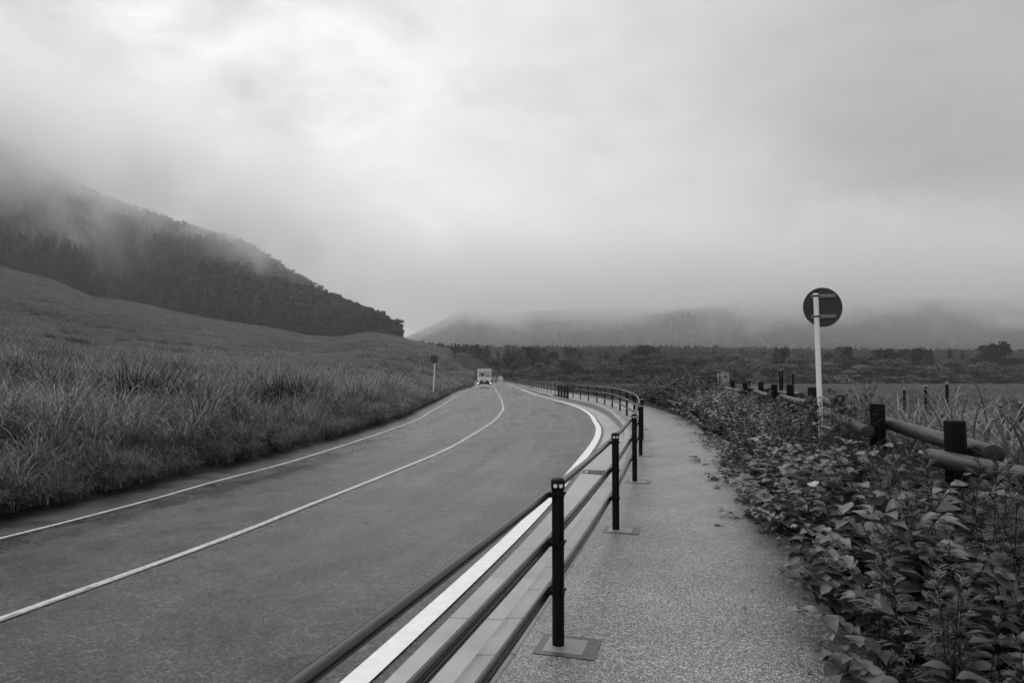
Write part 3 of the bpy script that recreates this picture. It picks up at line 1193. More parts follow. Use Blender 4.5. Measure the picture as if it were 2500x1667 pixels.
def truck():
    y = 106.0
    x = (1182.5 - CX) / F_PX * y
    s = float(XC(y + 2) - XC(y - 2)) / 4
    root = empty('flatbed_truck', (x, y, float(gz(y)) - .125), -math.atan(s))
    tag(root, 'white flatbed truck with a high slatted rear frame driving away in the left lane', 'truck')
    W = 2.2
    MB().box((0, 2.6, .78), (.8, 5.2, .22), bev=.02).build('chassis', M['truck_dark'], root)
    b = MB()
    b.box((0, 2.0, 1.14), (W, 4.0, .10), bev=.01)
    for sx in (-1, 1):
        b.box((sx * (W / 2 - .03), 2.03, 1.40), (.05, 3.9, .42), bev=.01)
    b.build('cargo_bed', M['truck_white'], root)
    t = MB()
    t.box((0, -.03, 1.41), (W - .02, .06, .46), bev=.015)
    tg = t.build('tailgate', M['truck_white'], root)
    lt = MB()
    lt.box((-.38, -.064, 1.40), (.12, .012, .14))
    lt.box((.33, -.064, 1.40), (.20, .012, .10))
    lt.box((.0, -.064, 1.40), (.30, .012, .06))
    lt.build('latch', M['truck_grey'], tg)
    # high frame with slatted panels standing on the bed
    f = MB()
    for yy in (.06, 3.85):
        for sx in (-1, 1):
            f.box((sx * (W / 2 - .05), yy, 2.08), (.07, .06, 1.40))
        f.box((0, yy, 2.78), (W - .02, .08, .20))
        f.box((0, yy - .002, 1.72), (W - .18, .05, .05))
        for xx in (-.70, -.62, -.02, .05):
            f.box((xx, yy, 2.2), (.035, .04, .96))
    for sx in (-1, 1):
        f.box((sx * (W / 2 - .05), 1.96, 2.75), (.06, 3.7, .07))
    f.build('rack_frame', M['truck_white'], root)
    p = MB()
    for k in range(5):
        p.box((.58, .075, 1.98 + .155 * k), (.94, .02, .085))
    for k in range(4):
        p.box((-.88, .075, 1.98 + .2 * k), (.24, .02, .12))
    p.box((-.35, .075, 2.45), (.46, .02, .26))
    p.build('slatted_panel', M['truck_white'], root)
    MB().box((0, 3.76, 2.2), (2.02, .05, 1.2)).build('headboard', M['truck_dark'], root)
    cb = MB()
    cb.box((0, 4.9, 1.55), (2.0, 1.55, 1.7), bev=.12)
    cab = cb.build('cab', M['truck_white'], root, 40)
    MB().box((0, 4.11, 2.0), (1.4, .03, .42)).build('rear_window', M['glass'], cab)
    for sx in (-1, 1):
        mi = MB()
        mi.box((sx * 1.20, 5.2, 2.22), (.14, .08, .34), bev=.02)
        mi.tube([(sx * 1.0, 5.2, 2.3), (sx * 1.18, 5.2, 2.32)], .015, 6)
        mi.build('mirror', M['truck_dark'], root)
    u = MB()
    u.box((0, .10, .96), (W - .06, .12, .30), bev=.01)
    u.box((0, .22, .68), (1.9, .08, .34))
    u.build('rear_panel', M['truck_dark'], root)
    for sx in (-1, 1):
        la = MB()
        la.box((sx * .80, .028, 1.0), (.16, .03, .10), bev=.008)
        la.box((sx * .94, .028, .70), (.24, .04, .12), bev=.008)
        la.build('tail_lamp', M['tail_light'], root)
        MB().box((sx * .86, .26, .50), (.40, .03, .50)).build('mud_flap', M['truck_dark'], root)
    MB().box((0, .030, 1.0), (.44, .02, .24), bev=.004).build('signboard', M['truck_white'], root)
    MB().box((0, .12, .72), (.46, .02, .16), bev=.004).build('number_plate', M['truck_white'], root)
    MB().box((0, .06, .42), (1.2, .07, .16), bev=.02).build('bumper', M['truck_white'], root)
    for yy in (.95, 4.9):
        for sx in (-1, 1):
            wheel(root, sx * .86, yy)


def car(name, label, cat, px, y, side, col, glass, hgt=1.5, wid=1.62, ln=3.6, boxy=.9):
    x = (px - CX) / F_PX * y
    s = float(XC(y + 2) - XC(y - 2)) / 4
    root = empty(name, (x, y, float(gz(y)) - .125), -math.atan(s))
    tag(root, label, cat)
    # side outline (y, z), nose toward the camera
    prof = [(0, .30), (-.02, .62), (.06, .80), (.75, .93), (1.25, hgt - .06), (1.6, hgt), (ln - .35, hgt - .03), (ln - .1, .95), (ln, .85), (ln, .32)]
    V, Q = [], []
    for sx in (-1, 1):
        for (yy, zz) in prof:
            k = 1.0 if zz < .96 else .86
            V.append((sx * wid / 2 * k, yy, zz))
    n = len(prof)
    for i in range(n):
        j = (i + 1) % n
        Q.append((i, j, n + j, n + i))
    Q.append(tuple(range(n - 1, -1, -1)))
    Q.append(tuple(range(n, 2 * n)))
    body = MB().add(V, Q).build('body', M[col], root, 30)
    g = MB()
    a, b = Vector((0, .80, .97)), Vector((0, 1.24, hgt - .09))
    nrm = Vector((0, -(b.z - a.z), b.y - a.y)).normalized() * .012
    g.add([Vector((-wid * .42, a.y, a.z)) + nrm, Vector((wid * .42, a.y, a.z)) + nrm, Vector((wid * .37, b.y, b.z)) + nrm, Vector((-wid * .37, b.y, b.z)) + nrm,
           (-wid * .42, a.y + .02, a.z), (wid * .42, a.y + .02, a.z), (wid * .37, b.y + .02, b.z), (-wid * .37, b.y + .02, b.z)],
          [(0, 1, 2, 3), (0, 4, 5, 1), (1, 5, 6, 2), (2, 6, 7, 3), (3, 7, 4, 0)])
    g.build('windscreen', M[glass], root)
    for sx in (-1, 1):
        MB().box((sx * wid * .34, .0, .70), (.28, .06, .13), bev=.02).build('headlight', M['lamp'], root)
    MB().box((0, -.02, .42), (wid * .9, .06, .16), bev=.02).build('bumper', M['truck_dark' if col == 'dark_paint' else 'truck_grey'], root)
    MB().box((0, -.055, .47), (.33, .02, .16)).build('number_plate', M['truck_white'], root)
    for yy in (.72, ln - .7):
        for sx in (-1, 1):
            wheel(root, sx * (wid / 2 - .12), yy, .29, .18)


truck()
car('dark_car', 'dark oncoming car just right of the truck on the distant road', 'car', 1206.5, 200.0, 1, 'dark_paint', 'glass')
car('white_car', 'pale oncoming car farther back behind the end of the railing', 'car', 1222.5, 222.0, 1, 'house_grey', 'bracket', 1.75, 1.6, 3.4)


# ---------------------------------------------------------------- houses among the trees
def house(label, px, base, y, w, d, h, rz, roof, wall, win):
    x = (px - CX) / F_PX * y
    g = CAM_Z + (HOR - base) / F_PX * y
    root = empty('house', (x, y, g), rz)
    tag(root, label, 'house', 'houses among the far trees')
    MB().box((0, 0, h / 2 - 1), (w, d, h + 2)).build('wall', M[wall], root)
    r = MB()
    if roof == 'shed':
        r.add([(-w * .6, -d * .6, h + 1.0), (w * .6, -d * .6, h + .1), (w * .6, d * .6, h + .1), (-w * .6, d * .6, h + 1.0),
               (-w * .6, -d * .6, h + 1.2), (w * .6, -d * .6, h + .3), (w * .6, d * .6, h + .3), (-w * .6, d * .6, h + 1.2)],
              [(3, 2, 1, 0), (4, 5, 6, 7), (0, 1, 5, 4), (1, 2, 6, 5), (2, 3, 7, 6), (3, 0, 4, 7)])
        r.add([(-w / 2, -d / 2 + .02, h), (w / 2, -d / 2 + .02, h), (w / 2, -d / 2 + .02, h + .2), (-w / 2, -d / 2 + .02, h + .95)], [(0, 1, 2, 3)])
    else:
        r.add([(-w * .58, -d * .6, h), (w * .58, -d * .6, h), (w * .58, d * .6, h), (-w * .58, d * .6, h), (-w * .58, 0, h + d * .32), (w * .58, 0, h + d * .32)],
              [(0, 1, 5, 4), (2, 3, 4, 5), (0, 4, 3), (1, 2, 5), (3, 2, 1, 0)])
    r.build('roof', M['house_grey' if roof != 'shed' else wall], root)
    for (wx, wz, ww, wh) in win:
        f = MB().box((wx, -d / 2 - .03, wz), (ww + .14, .08, wh + .14)).build('window', M['house_white'], root)
        MB().box((wx, -d / 2 - .06, wz), (ww, .06, wh)).build('pane', M['glass'], f)


house('small white house with a dark square window among trees right of the path', 1765, 929, 245, 2.9, 4, 2.6, .05, 'shed', 'house_grey', [(.15, 1.6, 1.5, .9)])
house('low pale gabled roof half hidden in trees behind the railing', 1597, 912, 300, 9, 6, 2.2, .4, 'gable', 'house_grey', [(-2, 1.2, 1.2, .9), (1.6, 1.2, 1.2, .9)])


# ---------------------------------------------------------------- vegetation meshes
def blades(n, hmin, hmax, rad, width, seed, droop=1.0, seg=5, mat=None, name='grass', lean=.9):
    r = np.random.default_rng(seed)
    h = r.uniform(hmin, hmax, n)
    a = r.uniform(0, 2 * PI, n)
    br = rad * np.sqrt(r.uniform(0, 1, n))
    ba = r.uniform(0, 2 * PI, n)
    bx, by = br * np.cos(ba), br * np.sin(ba)
    # blades lean away from the clump's middle
    a = np.where(r.uniform(0, 1, n) < .7, ba + r.normal(0, .6, n), a)
    spread = lean * droop * (.40 + .60 * br / rad) * r.uniform(.55, 1.0, n)
    V, UV = [], []
    w0 = width * r.uniform(.7, 1.3, n)
    tw = r.uniform(-.6, .6, n)
    dr = np.clip(spread * r.uniform(.62, 1.0, n), .08, .92)
    for k in range(seg + 1):
        t = k / seg
        out = h * spread * (t ** 1.55) * .85
        up = h * (1.16 * t - dr * t ** 2.7)
        x, y, z = bx + np.cos(a) * out, by + np.sin(a) * out, up
        w = w0 * (1 - t ** 1.6) * .5 + width * .04
        sx, sy = -np.sin(a + tw * t) * w, np.cos(a + tw * t) * w
        V.append(np.stack([x - sx, y - sy, z], -1))
        V.append(np.stack([x + sx, y + sy, z], -1))
        UV.append(np.full((n, 2), t))
        UV.append(np.full((n, 2), t))
    k = 2 * (seg + 1)
    V = np.stack(V, 1).reshape(-1, 3)
    UV = np.stack(UV, 1).reshape(-1, 2)
    b = np.arange(n)[:, None] * k
    s = np.arange(seg)[None, :] * 2
    Q = np.stack([b + s, b + s + 1, b + s + 3, b + s + 2], -1).reshape(-1, 4)
    return np_mesh(name, V, Q, mat, UV, smooth=True)


def source(name, me):
    """mesh holder for the scattered ground cover; it is never placed itself"""
    return bpy.data.objects.new(name, me)


def scatter(name, P, rot, scl, idx, sources, tilt=None):
    P = np.asarray(P, np.float32)
    me = bpy.data.meshes.new(name)
    me.vertices.add(len(P))
    me.vertices.foreach_set('co', P.ravel())
    E = np.zeros((len(P), 3), np.float32)
    E[:, 2] = rot
    if tilt is not None:
        E[:, 0], E[:, 1] = tilt[0], tilt[1]
    at_ = me.attributes.new('erot', 'FLOAT_VECTOR', 'POINT')
    at_.data.foreach_set('vector', E.ravel())
    sc = np.asarray(scl, np.float32)
    if sc.ndim == 1:
        sc = np.repeat(sc[:, None], 3, 1)
    as_ = me.attributes.new('escl', 'FLOAT_VECTOR', 'POINT')
    as_.data.foreach_set('vector', np.ascontiguousarray(sc).ravel())
    ai = me.attributes.new('eidx', 'INT', 'POINT')
    ai.data.foreach_set('value', np.asarray(idx, np.int32))
    me.update()
    o = link(name, me)
    ng = bpy.data.node_groups.new(name, 'GeometryNodeTree')
    ng.interface.new_socket(name='Geometry', in_out='INPUT', socket_type='NodeSocketGeometry')
    ng.interface.new_socket(name='Geometry', in_out='OUTPUT', socket_type='NodeSocketGeometry')
    N = ng.nodes.new
    gi, go = N('NodeGroupInput'), N('NodeGroupOutput')
    g2i = N('GeometryNodeGeometryToInstance')
    for so in reversed(sources):
        oi = N('GeometryNodeObjectInfo')
        oi.inputs['Object'].default_value = so
        oi.inputs['As Instance'].default_value = False
        ng.links.new(oi.outputs['Geometry'], g2i.inputs[0])
    ip = N('GeometryNodeInstanceOnPoints')
    ip.inputs['Pick Instance'].default_value = True

    def na(nm, t):
        n = N('GeometryNodeInputNamedAttribute')
        n.data_type = t
        n.inputs['Name'].default_value = nm
        return [s for s in n.outputs if s.enabled and s.name == 'Attribute'][0]
    ng.links.new(gi.outputs[0], ip.inputs['Points'])
    ng.links.new(g2i.outputs[0], ip.inputs['Instance'])
    ng.links.new(na('eidx', 'INT'), ip.inputs['Instance Index'])
    e2r = N('FunctionNodeEulerToRotation')
    ng.links.new(na('erot', 'FLOAT_VECTOR'), e2r.inputs[0])
    ng.links.new(e2r.outputs[0], ip.inputs['Rotation'])
    ng.links.new(na('escl', 'FLOAT_VECTOR'), ip.inputs['Scale'])
    ng.links.new(ip.outputs[0], go.inputs[0])
    md = o.modifiers.new('scatter', 'NODES')
    md.node_group = ng
    return o


def rand_polar(n, y0, y1, pxa, pxb, power=2.0):
    """points spread evenly over the ground between two distances, inside a wedge of photo columns"""
    u = NPR.uniform(0, 1, n)
    y = (y0 ** power + u * (y1 ** power - y0 ** power)) ** (1 / power)
    px = NPR.uniform(pxa, pxb, n)
    return (px - CX) / F_PX * y, y


def place_on(x, y, sink=.03):
    return np.stack([x, y, height(x, y) - sink], -1)


def edge_left(y):
    return offs(XL, -.66)(np.clip(y, -14, 258))


# ---- left: tall grass beside the road
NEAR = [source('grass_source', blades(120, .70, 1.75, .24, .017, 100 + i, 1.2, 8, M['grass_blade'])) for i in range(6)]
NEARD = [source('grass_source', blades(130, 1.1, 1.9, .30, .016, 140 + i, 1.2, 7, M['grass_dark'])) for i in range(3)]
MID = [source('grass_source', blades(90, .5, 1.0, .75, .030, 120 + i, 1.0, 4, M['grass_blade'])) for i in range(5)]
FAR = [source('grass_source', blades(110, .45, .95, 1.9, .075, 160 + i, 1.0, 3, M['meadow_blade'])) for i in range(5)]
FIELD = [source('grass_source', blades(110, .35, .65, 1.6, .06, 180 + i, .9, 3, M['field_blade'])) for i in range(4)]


SHORT = [source('grass_source', blades(60, .22, .60, .22, .014, 190 + i, 1.2, 5, M['grass_short'])) for i in range(3)]


TUSSOCKS = [(330, 17.0, 1.15, 'widest dark mound of drooping grass left of the others on the roadside slope'),
            (405, 18.5, .95, 'dark grass mound just right of the widest mound'),
            (512, 16.5, .85, 'tall narrow dark tuft of grass between the two wide mounds'),
            (672, 20.5, 1.0, 'dark rounded grass mound nearest the bend of the road edge'),
            (745, 21.5, .95, 'smaller dark grass mound at the right end of the row'),
            (30, 21.0, .95, 'dark grass mound at the far left of the slope'),
            (415, 30.0, 1.0, 'dark grass mound higher up the slope behind the roadside mounds')]


def tall_grass():
    x, y = rand_polar(1650, 4.5, 40, -330, 1130)
    d = edge_left(y) - x
    for px, ty_, ts, _ in TUSSOCKS:                                # room for the dark mounds
        tx_ = (px - CX) / F_PX * ty_
        near = (np.abs(x - tx_) < 1.0 * ts) & (y > ty_ - 3.2) & (y < ty_ + 1.0)
        d = np.where(near & (y < ty_ - .6) & (NPR.uniform(0, 1, len(x)) < .3), d, np.where(near, -9, d))
    k = (d > .02) & (d < 40) & (NPR.uniform(0, 1, len(x)) < .95)
    x, y, d = x[k], y[k], d[k]
    s = (NPR.uniform(.62, 1.15, len(x)) * (.42 + .58 * ss(d, .1, 1.7))) * (1 + .16 * vnoise(x * .9, y * .9, 21))
    P = place_on(x, y)
    idx = NPR.integers(0, 6, len(x))
    dark = vnoise(x * .55 + 3, y * .45, 23) + .35 * vnoise(x * 1.6, y * 1.4, 24) > .46
    idx = np.where(dark & (d > 1.8), NPR.integers(6, 9, len(x)), idx)
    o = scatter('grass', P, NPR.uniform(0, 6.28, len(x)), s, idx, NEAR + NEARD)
    tag(o, 'tall arching pale grass along the left roadside', 'grass', kind='stuff')
    n = 2600
    y = 5 + 55 * NPR.uniform(0, 1, n) ** 1.5
    d = NPR.uniform(.0, 1.6, n) ** 1.3
    x = edge_left(y) - d
    o = scatter('grass', np.stack([x, y, height(x, y) - .06], -1), NPR.uniform(0, 6.28, n), NPR.uniform(.7, 1.25, n) * (.6 + .4 * ss(d, 0, .8)), NPR.integers(0, 3, n), SHORT)
    tag(o, 'short dark grass filling the left road verge', 'grass', kind='stuff')
    x, y = rand_polar(11000, 36, 130, -200, 1215)
    d = edge_left(y) - x
    k = d > .5
    x, y, d = x[k], y[k], d[k]
    s = NPR.uniform(.8, 1.25, len(x)) * (.6 + .4 * ss(d, .3, 2.5))
    dark = vnoise(x * .22, y * .2, 27) > .5
    s = s * np.where(dark, 1.25, 1)
    xi, yi = rand_polar(26, 38, 125, -150, 1150)
    xd = np.concatenate([xi + NPR.normal(0, .9, 26) for _ in range(5)])
    yd = np.concatenate([yi + NPR.normal(0, .7, 26) for _ in range(5)])
    kd = edge_left(yd) - xd > 3
    xd, yd = xd[kd], yd[kd]
    x, y = np.concatenate([x, xd]), np.concatenate([y, yd])
    s = np.concatenate([s, NPR.uniform(.7, 1.1, len(xd))])
    idx = NPR.integers(0, 5, len(x))
    idx[len(idx) - len(xd):] = NPR.integers(5, 8, len(xd))
    o = scatter('grass', place_on(x, y), NPR.uniform(0, 6.28, len(x)), s, idx, MID + NEARD)
    tag(o, 'middle-distance grass of the left slope', 'grass', kind='stuff')
    x, y = rand_polar(17000, 120, 432, -150, 1235)
    d = edge_left(y) - x
    fy = np.interp(CX + F_PX * x / y, FB_PX, FB_Y)
    k = (d > 2) & (y < fy + 4)
    x, y = x[k], y[k]
    s = NPR.uniform(.8, 1.3, len(x)) * (1 + .25 * (vnoise(x * .08, y * .08, 29)))
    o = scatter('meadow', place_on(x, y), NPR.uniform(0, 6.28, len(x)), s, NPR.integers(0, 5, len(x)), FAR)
    tag(o, 'smooth grassy slope below the misty forest', 'meadow', kind='stuff')


tall_grass()


def field_grass():
    x, y = rand_polar(9000, 13, 255, 1270, 2620, 1.7)
    lx = np.interp(y, [p.y for p in LOG_PTS], [p.x for p in LOG_PTS])
    lx = np.where(y > LOG_PTS[-1].y, offs(XF, 4.5)(np.clip(y, 0, 258)), lx + 1.3)
    k = x > lx
    x, y = x[k], y[k]
    sc = NPR.uniform(.8, 1.2, len(x)) * (.45 + .55 * ss(y, 12, 60))
    o = scatter('field_grass', place_on(x, y), NPR.uniform(0, 6.28, len(x)), sc, NPR.integers(0, 4, len(x)), FIELD)
    tag(o, 'level pale grass field stretching to the far trees', 'field', kind='stuff')


field_grass()


def tussocks():
    R = random.Random(17)
    me = [blades(420, .9, 1.75, .75, .017, 220 + i, 1.15, 8, M['grass_dark'], 'grass_tussock', 1.0) for i in range(3)]
    for i, (px, y, s, lab) in enumerate(TUSSOCKS):
        x = (px - CX) / F_PX * y
        o = link('grass_tussock', me[i % 3], None, (x, y, float(height(x, y)) - .03))
        o.scale = (s * (1.25 if i != 2 else .75), s, s * 1.12)
        o.rotation_euler = (0, 0, R.uniform(0, 6.28))
        tag(o, lab, 'grass tussock', 'dark grass mounds by the road')


tussocks()


# ---- leafy weeds
def leaf(mb, o, d, nrm, ln, w, fold, curl, mi=0, heart=.25):
    """one folded, drooping, pointed leaf; o base, d direction, nrm upper side"""
    d = d.normalized()
    s = d.cross(nrm).normalized()
    u = s.cross(d).normalized()
    st = [(0, .10), (.05, .52), (.14, .85), (.27, 1.0), (.42, .97), (.58, .80), (.74, .52), (.87, .24), (.95, .08), (1.0, 0.0)] if ln > .075 else [(0, .10), (.12, .72), (.32, 1.0), (.60, .72), (.85, .24), (1.0, 0.0)]
    V, Q = [], []
    for t, k in st:
        c = o + d * ln * t - u * curl * ln * t * t
        e = w * .5 * k
        back = -d * (heart * w * .35 if t < .05 else 0)
        wav = u * math.sin(t * 9 + ln * 90) * w * .03
        V += [c - s * e + u * fold * e + back + wav, c, c + s * e + u * fold * e + back - wav]
    for i in range(len(st) - 1):
        a = i * 3
        Q += [(a, a + 1, a + 4, a + 3), (a + 1, a + 2, a + 5, a + 4)]
    mb.add(V, Q, mi=mi)


def knotweed_mesh(seed, stems, hgt, leafl, mat='weed_leaf'):
    r = random.Random(seed)
    mb = MB()
    for _ in range(stems):
        a = r.uniform(0, 2 * PI)
        tilt = r.uniform(.25, 1.0)
        H = hgt * r.uniform(.7, 1.1)
        base = Vector((r.uniform(-.12, .12), r.uniform(-.12, .12), -.03))
        pts = []
        for k in range(9):
            t = k / 8
            out = H * math.sin(tilt) * t ** 1.35
            pts.append(base + Vector((math.cos(a) * out, math.sin(a) * out, max(.03, H * math.cos(tilt * (.55 + .45 * t)) * t - .05 * H * t * t))))
        mb.tube(pts, [.0055 - .0038 * k / 8 for k in range(9)], 5, False, mi=1)
        n = int(H / .042)
        for k in range(n):
            t = .10 + .90 * (k + .5) / n
            i = min(int(t * 8), 7)
            p = pts[i].lerp(pts[i + 1], t * 8 - i)
            ax = (pts[i + 1] - pts[i]).normalized()
            side = ax.cross(Vector((0, 0, 1))).normalized() * (1 if k % 2 else -1)
            dr = (side * r.uniform(.7, 1.0) + ax * r.uniform(.2, .7) + Vector((0, 0, r.uniform(-.25, .25))))
            L = leafl * r.uniform(.48, 1.2) * (1 - .35 * max(0, t - .75) / .25)
            nr = Vector((r.uniform(-.35, .35), r.uniform(-.35, .35), 1))
            st = p + dr.normalized() * .018
            leaf(mb, st, dr, nr, L, L * r.uniform(.62, .78), r.uniform(.12, .45), r.uniform(.1, .5))
    return mb.mesh('weed_plant', [M[mat], M['stem']], 180)


def mugwort_mesh(seed, stems, hgt, mat='mugwort_leaf'):
    r = random.Random(seed)
    mb = MB()
    for _ in range(stems):
        a = r.uniform(0, 2 * PI)
        H = hgt * r.uniform(.75, 1.1)
        tl = r.uniform(.05, .3)
        base = Vector((r.uniform(-.14, .14), r.uniform(-.14, .14), -.03))
        pts = [base + Vector((math.cos(a) * H * tl * (k / 6) ** 1.5, math.sin(a) * H * tl * (k / 6) ** 1.5, H * k / 6)) for k in range(7)]
        mb.tube(pts, [.0045 - .003 * k / 6 for k in range(7)], 5, False, mi=1)
        n = int(H / .026)
        ang = r.uniform(0, 6.28)
        for k in range(n):
            t = .18 + .82 * (k + .5) / n
            i = min(int(t * 6), 5)
            p = pts[i].lerp(pts[i + 1], t * 6 - i)
            ang += 2.4
            up = .25 + 1.3 * max(0, t - .72) / .28
            d = Vector((math.cos(ang), math.sin(ang), up + r.uniform(-.2, .25))).normalized()
            L = (.095 if t < .8 else .07) * r.uniform(.75, 1.2)
            nr = Vector((-d.x * .5, -d.y * .5, 1))
            s = d.cross(nr).normalized()
            u = s.cross(d).normalized()
            for q, (b0, sp, ll) in enumerate(((.0, 0.0, 1.0), (.30, .65, .55), (.30, -.65, .55), (.52, .55, .45), (.52, -.55, .45))):
                o = p + d * L * b0
                dd = (d + s * sp - u * r.uniform(0, .35)).normalized()
                l2 = L * ll
                w = .011 * (1.2 if q == 0 else .9)
                side = dd.cross(u).normalized() * w * .5
                e = o + dd * l2 * .5 - u * l2 * .06
                f = o + dd * l2 - u * l2 * .22
                mb.add([o - side * .4, o + side * .4, e + side, e - side, f], [(0, 1, 2, 3), (3, 2, 4)])
    return mb.mesh('mugwort_plant', [M[mat], M['stem']], 180)


KNOT = [knotweed_mesh(300 + i, 10, .95, .135) for i in range(5)]
KNOTB = [knotweed_mesh(320 + i, 9, .95, .175) for i in range(4)]
MUG = [mugwort_mesh(340 + i, 9, .80) for i in range(5)]
VERGE = [source('verge_source', m) for m in (knotweed_mesh(360, 6, .20, .040, 'verge_leaf'), knotweed_mesh(361, 7, .26, .036, 'verge_leaf'), mugwort_mesh(362, 5, .28, 'verge_leaf'))]
BUSH = [knotweed_mesh(370 + i, 11, .85, .085, 'bush_leaf') for i in range(4)]


def bank_line(y):
    y = np.asarray(y, float)
    return np.interp(y, [p.y for p in LOG_PTS], [p.x for p in LOG_PTS])


def bank_weeds():
    R = random.Random(11)
    n_k = n_m = 0

    def put(name, me, x, y, s, label, cat, group):
        o = link(name, me, None, (x, y, float(height(x, y)) - .02))
        o.rotation_euler = (R.uniform(-.1, .1), R.uniform(-.1, .1), R.uniform(0, 6.28))
        o.scale = (s, s, s * R.uniform(.9, 1.1))
        tag(o, label, cat, group)
    y = .9
    spots = []
    while y < 24:
        x0 = float(offs(XF, float(np.interp(y, [2, 3, 5.6, 9, 13, 17, 24], [1.7, 1.78, 1.70, 1.50, 1.42, 1.6, 1.75])))(y))
        x1 = float(bank_line(max(y, 3.1))) - (3.1 - y) * .35 if y < 3.1 else float(bank_line(y))
        step = .34 if y < 9 else .46
        x = x0 + R.uniform(0, .2)
        while x < x1 + (.9 if y < 12 else .7):
            spots.append((x + R.uniform(-.12, .12), y + R.uniform(-.15, .15), (x - x0) / max(.5, x1 - x0)))
            x += step
        y += step
    for x, y, t in spots:
        inner = y < 4.2
        hs = 1.0 if t < .5 else (.66 if y < 12 else .80)
        if t < .5:
            hs = .78 if y < 3.2 else 1.03 if 4 < y < 10 else .93 if y < 13 else .85
        if .32 < t < .5 and y > 6:
            hs = .80
        if 8.3 < y < 10.2 and abs(x - 4.35) < .45:
            hs = 1.15
        if t > .98:
            hs = .6
        pm = .62 if inner else (.05 + .95 * min(1, max(0, (t - .22) / .55)))
        if 8 < y < 12 and t > .35:
            pm = .7
        if y > 12:
            pm *= .65
        if inner:
            pm = .2 if t < .25 else .92
        lift = .8 if t < .15 else 1.0
        if R.random() < pm:
            put('mugwort_plant', MUG[R.randrange(5)], x, y, R.uniform(.95, 1.25) * hs, 'feathery narrow-leaved weed growing in the bank below the log fence', 'weed', 'feathery weeds on the bank')
            n_m += 1
        else:
            put('broadleaf_weed', (KNOT + KNOTB)[R.randrange(9)], x, y, R.uniform(.9, 1.2) * lift * hs, 'broad-leaved weed spilling over the edge of the footpath', 'weed', 'broad-leaved weeds by the footpath')
            n_k += 1
    # bushy thicket along the far footpath
    y = 24.5
    while y < 75:
        x0 = float(offs(XF, 1.95)(y))
        for k in range(3):
            s = R.uniform(1.05, 1.4) * (1.4 if 25.5 < y < 36 else 1.0)
            put('roadside_bush', BUSH[R.randrange(4)], x0 + .2 + k * .75 + R.uniform(-.2, .2), y + R.uniform(-.3, .3), s * (1.0 if k else .9), 'dense leafy bush at the right edge of the distant footpath', 'bush', 'bushes along the distant footpath')
        y += .8 if y < 40 else 1.5


bank_weeds()


def verge_weeds():
    n = 1300
    y = 6 + 50 * NPR.uniform(0, 1, n) ** 1.6
    d = NPR.uniform(0, .5, n)
    k = (vnoise(y * 1.1, d, 51) + .5 * vnoise(y * 3.1, d * 2, 52)) > -.15
    y, d = y[k], d[k]
    n = len(y)
    x = edge_left(y) - d
    o = scatter('verge_weeds', np.stack([x, y, height(x, y) - .02], -1), NPR.uniform(0, 6.28, n), NPR.uniform(.5, 1.2, n), NPR.integers(0, 3, n), VERGE)
    tag(o, 'low dark weeds fringing the left gutter', 'weeds', kind='stuff')


verge_weeds()

REED = [blades(60, .9, 1.75, .16, .026, 200 + i, 1.15, 8, M['reed_blade'], 'pampas_grass', 1.15) for i in range(4)]


def reeds():
    R = random.Random(5)
    spots = [(2215, 8.6), (2260, 8.0), (2300, 8.6), (2345, 7.6), (2390, 7.2), (2440, 7.0), (2485, 6.8), (2280, 9.6), (2360, 9.2), (2430, 8.4), (2500, 7.8), (2190, 10.5), (2230, 10.8), (2540, 6.4),
             (2090, 12.5), (2120, 11.6), (2470, 9.0), (2410, 10.2), (2330, 10.6), (2550, 8.4)]
    for i, (px, y) in enumerate(spots):
        x = (px - CX) / F_PX * y
        o = link('pampas_grass', REED[i % 4], None, (x, y, float(height(x, y)) - .03))
        o.rotation_euler = (0, 0, R.uniform(0, 6.28))
        s = R.uniform(.75, .98) if i % 3 else R.uniform(.95, 1.1)
        o.scale = (s, s, s)
        tag(o, 'clump of long arching grass standing behind the log fence', 'grass clump', 'arching grass clumps behind the log fence')


reeds()


def dry_stalk():
    y = 10.0

    def P(px, py, dy=0):
        yy = y + dy
        return Vector(((px - CX) / F_PX * yy, yy, CAM_Z + (HOR - py) / F_PX * yy))
    main = [P(2150, 1075), P(2142, 1010), P(2128, 965), P(2105, 940), P(2070, 925, .1), P(2035, 919, .2), P(2012, 917, .25)]
    base = Vector(main[0])
    base.z = float(height(base.x, base.y))
    root = empty('dry_stalk', base)
    tag(root, 'withered pale vine stem arching above the log fence right of the sign', 'dead plant')
    MB().tube([base - base] + [p - base for p in main], [.006, .006, .006, .005, .005, .004, .003, .002], 6).build('stem', M['dry_stem'], root, 50)
    b = MB()
    R = random.Random(3)
    b.tube([main[-1] - base, P(2025, 932, .2) - base, P(2034, 945, .2) - base], .003, 5)
    for k in range(1, len(main) - 1):
        for _ in range(7):
            p = main[k].lerp(main[k + 1], R.random()) - base
            d = Vector((R.uniform(-1, 1), R.uniform(-1, 1), R.uniform(-1, .6))).normalized()
            leaf(b, p, d, Vector((0, 0, 1)), R.uniform(.03, .06), R.uniform(.012, .022), .5, .6)
    b.build('withered_leaves', M['dry_stem'], root)


dry_stalk()


